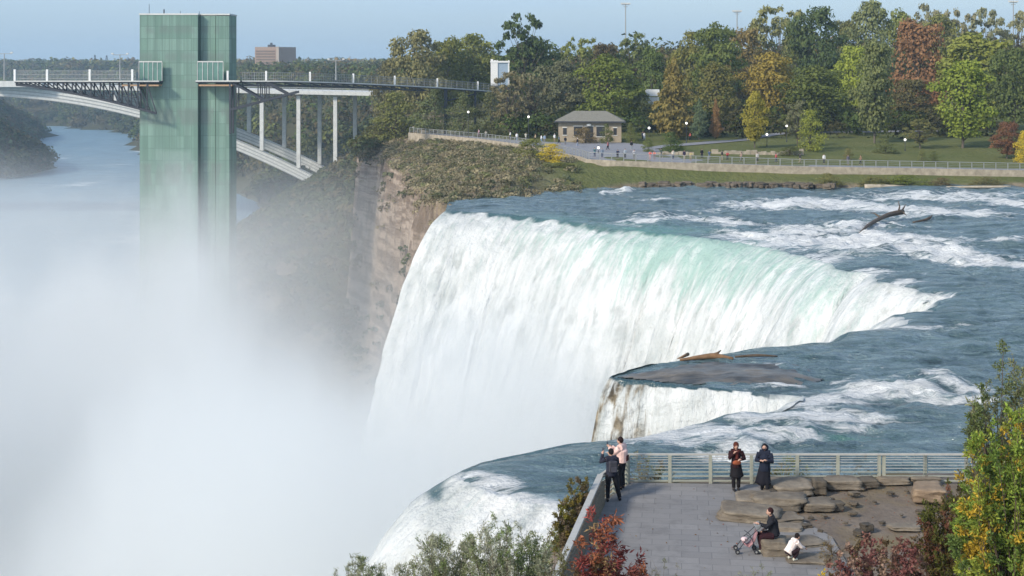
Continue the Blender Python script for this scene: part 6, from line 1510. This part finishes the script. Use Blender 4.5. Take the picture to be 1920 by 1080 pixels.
stem_plant('vine', 'loose grey green sprig reaching left from the yellow green tree above the fence', 'plant', P3(1850, 860, 32), [P3(1815, 770, 32), P3(1822, 800, 32), P3(1830, 745, 32), P3(1812, 830, 32), P3(1840, 720, 32)], [(.17, .21, .08)], .08, .5, 24, .18, 9, 22, .1, .01, .3)
# bank vegetation behind the back fence
stem_plant('grass_tuft', 'dry straw and green weeds behind the fence corner', 'plant', (wx(1215, 51.6), 51.6, 4.2), [(wx(x, 51.8), 51.6 + random.Random(x).uniform(-.3, .6), random.Random(x).uniform(5.1, 5.75)) for x in range(1185, 1262, 4)], [(.30, .24, .10), (.22, .22, .08), (.26, .19, .10)], .10, .2, 16, .2, 5, 30, .1, .006, .2, 'weeds behind the back fence')
stem_plant('grass_tuft', 'yellow green weeds behind the fence right of the couple', 'plant', (wx(1470, 51.6), 51.6, 4.2), [(wx(x, 51.8), 51.6 + random.Random(x).uniform(-.3, .6), random.Random(x).uniform(5.0, 5.6)) for x in range(1440, 1520, 4)], [(.24, .26, .06), (.28, .22, .07)], .10, .2, 16, .2, 5, 31, .1, .006, .2, 'weeds behind the back fence')
stem_plant('grass_tuft', 'thin brown weeds behind the fence near the grey block', 'plant', (wx(1570, 51.8), 51.8, 4.2), [(wx(x, 51.9), 51.7 + random.Random(x).uniform(-.3, .6), random.Random(x).uniform(4.9, 5.55)) for x in range(1540, 1680, 7)], [(.20, .17, .08), (.16, .14, .07)], .10, .16, 10, .2, 4, 32, .1, .005, .2, 'weeds behind the back fence')

# fallen leaves scattered over the dirt and paving
def litter():
    rs = np.random.RandomState(44); P = []
    while len(P) < 420:
        px = rs.uniform(1120, 1770); py = rs.uniform(915, 1075); x, y, z = at(px, py, 5.0)
        if rs.rand() < (.25 if px < 1480 else 1.0) * (.4 + fbm(np.array(x * .8), np.array(y * .8), 3)): P.append((x, y, 5.075 if px < 1500 else 5.11))
    P = np.array(P); V_, F_ = quads(P, np.tile([0, 0, 1.0], (len(P), 1)) + .25 * rs.randn(len(P), 3), rs.uniform(.02, .045, len(P)), rs, .6)
    c = np.array([(.20, .12, .05), (.28, .18, .05), (.12, .07, .04), (.30, .10, .05)])[rs.randint(0, 4, len(P))]
    o = np_mesh('fallen_leaves', V_, F_, M_LEAFA, attrs={'col': ('FLOAT_VECTOR', np.repeat(c, 4, 0)), 'leaf': ('FLOAT', np.full(len(P) * 4, .4))}, smooth=False); tag(o, 'fallen leaves scattered over the dirt and paving', kind='stuff')
litter()
# ================================================================== mist and haze
def mist():
    t = NT('mist_air'); p = t.pos(); sx = t.n('SeparateXYZ', Vector=p)
    x, y, z = sx.outputs[0], sx.outputs[1], sx.outputs[2]
    n = t.noise(p, 0.022, 6, 0.62, (1, 1, 0.8), 0.8)
    n2 = t.noise(p, 0.008, 2, 0.5)
    # top of the mist: higher over the middle of the plume, lower far away and over the foot of the fall
    top = t.math('ADD', -12.5, t.math('MULTIPLY', t.math('SUBTRACT', n, 0.5), 100.0))
    top = t.math('ADD', top, t.math('MULTIPLY', t.math('SUBTRACT', n2, 0.5), 20.0))
    def reg(sock, a, b):
        m_ = t.n('MapRange', Value=sock, _interpolation_type='SMOOTHSTEP'); m_.inputs[1].default_value = a; m_.inputs[2].default_value = b; return m_.outputs[0]
    cl = t.math('MULTIPLY', reg(x, -62, -30), reg(y, 150, 215)); top = t.math('SUBTRACT', top, t.math('MULTIPLY', cl, 22.0))
    nr = t.math('MULTIPLY', reg(y, 178, 130), reg(x, -45, -14)); top = t.math('ADD', top, t.math('MULTIPLY', nr, 10.5))
    lf = reg(x, -40, -110); top = t.math('ADD', top, t.math('MULTIPLY', lf, 7.0))
    h = t.math('SUBTRACT', top, z)
    hf = t.n('MapRange', Value=h, _interpolation_type='SMOOTHSTEP'); hf.inputs[1].default_value = -3; hf.inputs[2].default_value = 19
    fy = t.n('MapRange', Value=y, _interpolation_type='SMOOTHSTEP'); fy.inputs[1].default_value = 330; fy.inputs[2].default_value = 200
    fx = t.n('MapRange', Value=x, _interpolation_type='SMOOTHSTEP'); fx.inputs[1].default_value = 14; fx.inputs[2].default_value = 1
    d = t.math('MULTIPLY', t.math('MULTIPLY', hf.outputs[0], fy.outputs[0]), fx.outputs[0])
    d = t.math('MULTIPLY', t.math('MULTIPLY', d, reg(y, 62, 88)), t.math('MULTIPLY', t.ramp(t.noise(p, 0.045, 4, 0.6, (1, 1, .7), .6), [(0.34, 0.35), (0.64, 1.0)]), MIST_D * 1.25))
    vz = t.n('MapRange', Value=z, _interpolation_type='SMOOTHSTEP'); vz.inputs[1].default_value = 6; vz.inputs[2].default_value = -14
    vl = t.math('MULTIPLY', t.math('MULTIPLY', vz.outputs[0], fx.outputs[0]), t.math('MULTIPLY', n, t.math('ADD', 0.0045, t.math('MULTIPLY', reg(x, -18, -48), 0.0085)))); d = t.math('ADD', d, vl)
    v = t.n('VolumePrincipled', Color=(0.955, 0.965, 0.945, 1), Density=d, Anisotropy=0.0)
    t.t.links.new(v.outputs[0], t.out.inputs['Volume'])
    m = MB(); m.box(-150, 34, 52, 335, -50.5, 12)
    o = m.build('mist', t.m); tag(o, 'thick white plume of spray rising from the foot of the falls', 'mist', kind='stuff')
MIST_D = 0.060
mist()
def haze():
    t = NT('hazy_air'); v = t.n('VolumePrincipled', Color=(0.62, 0.82, 1.0, 1), Density=HAZE_D, Anisotropy=0.0)
    t.t.links.new(v.outputs[0], t.out.inputs['Volume'])
    m = MB(); m.box(-2400, 2400, -60, 3700, -60, 75)
    o = m.build('haze', t.m); tag(o, kind='stuff')
HAZE_D = 0.00014
haze()
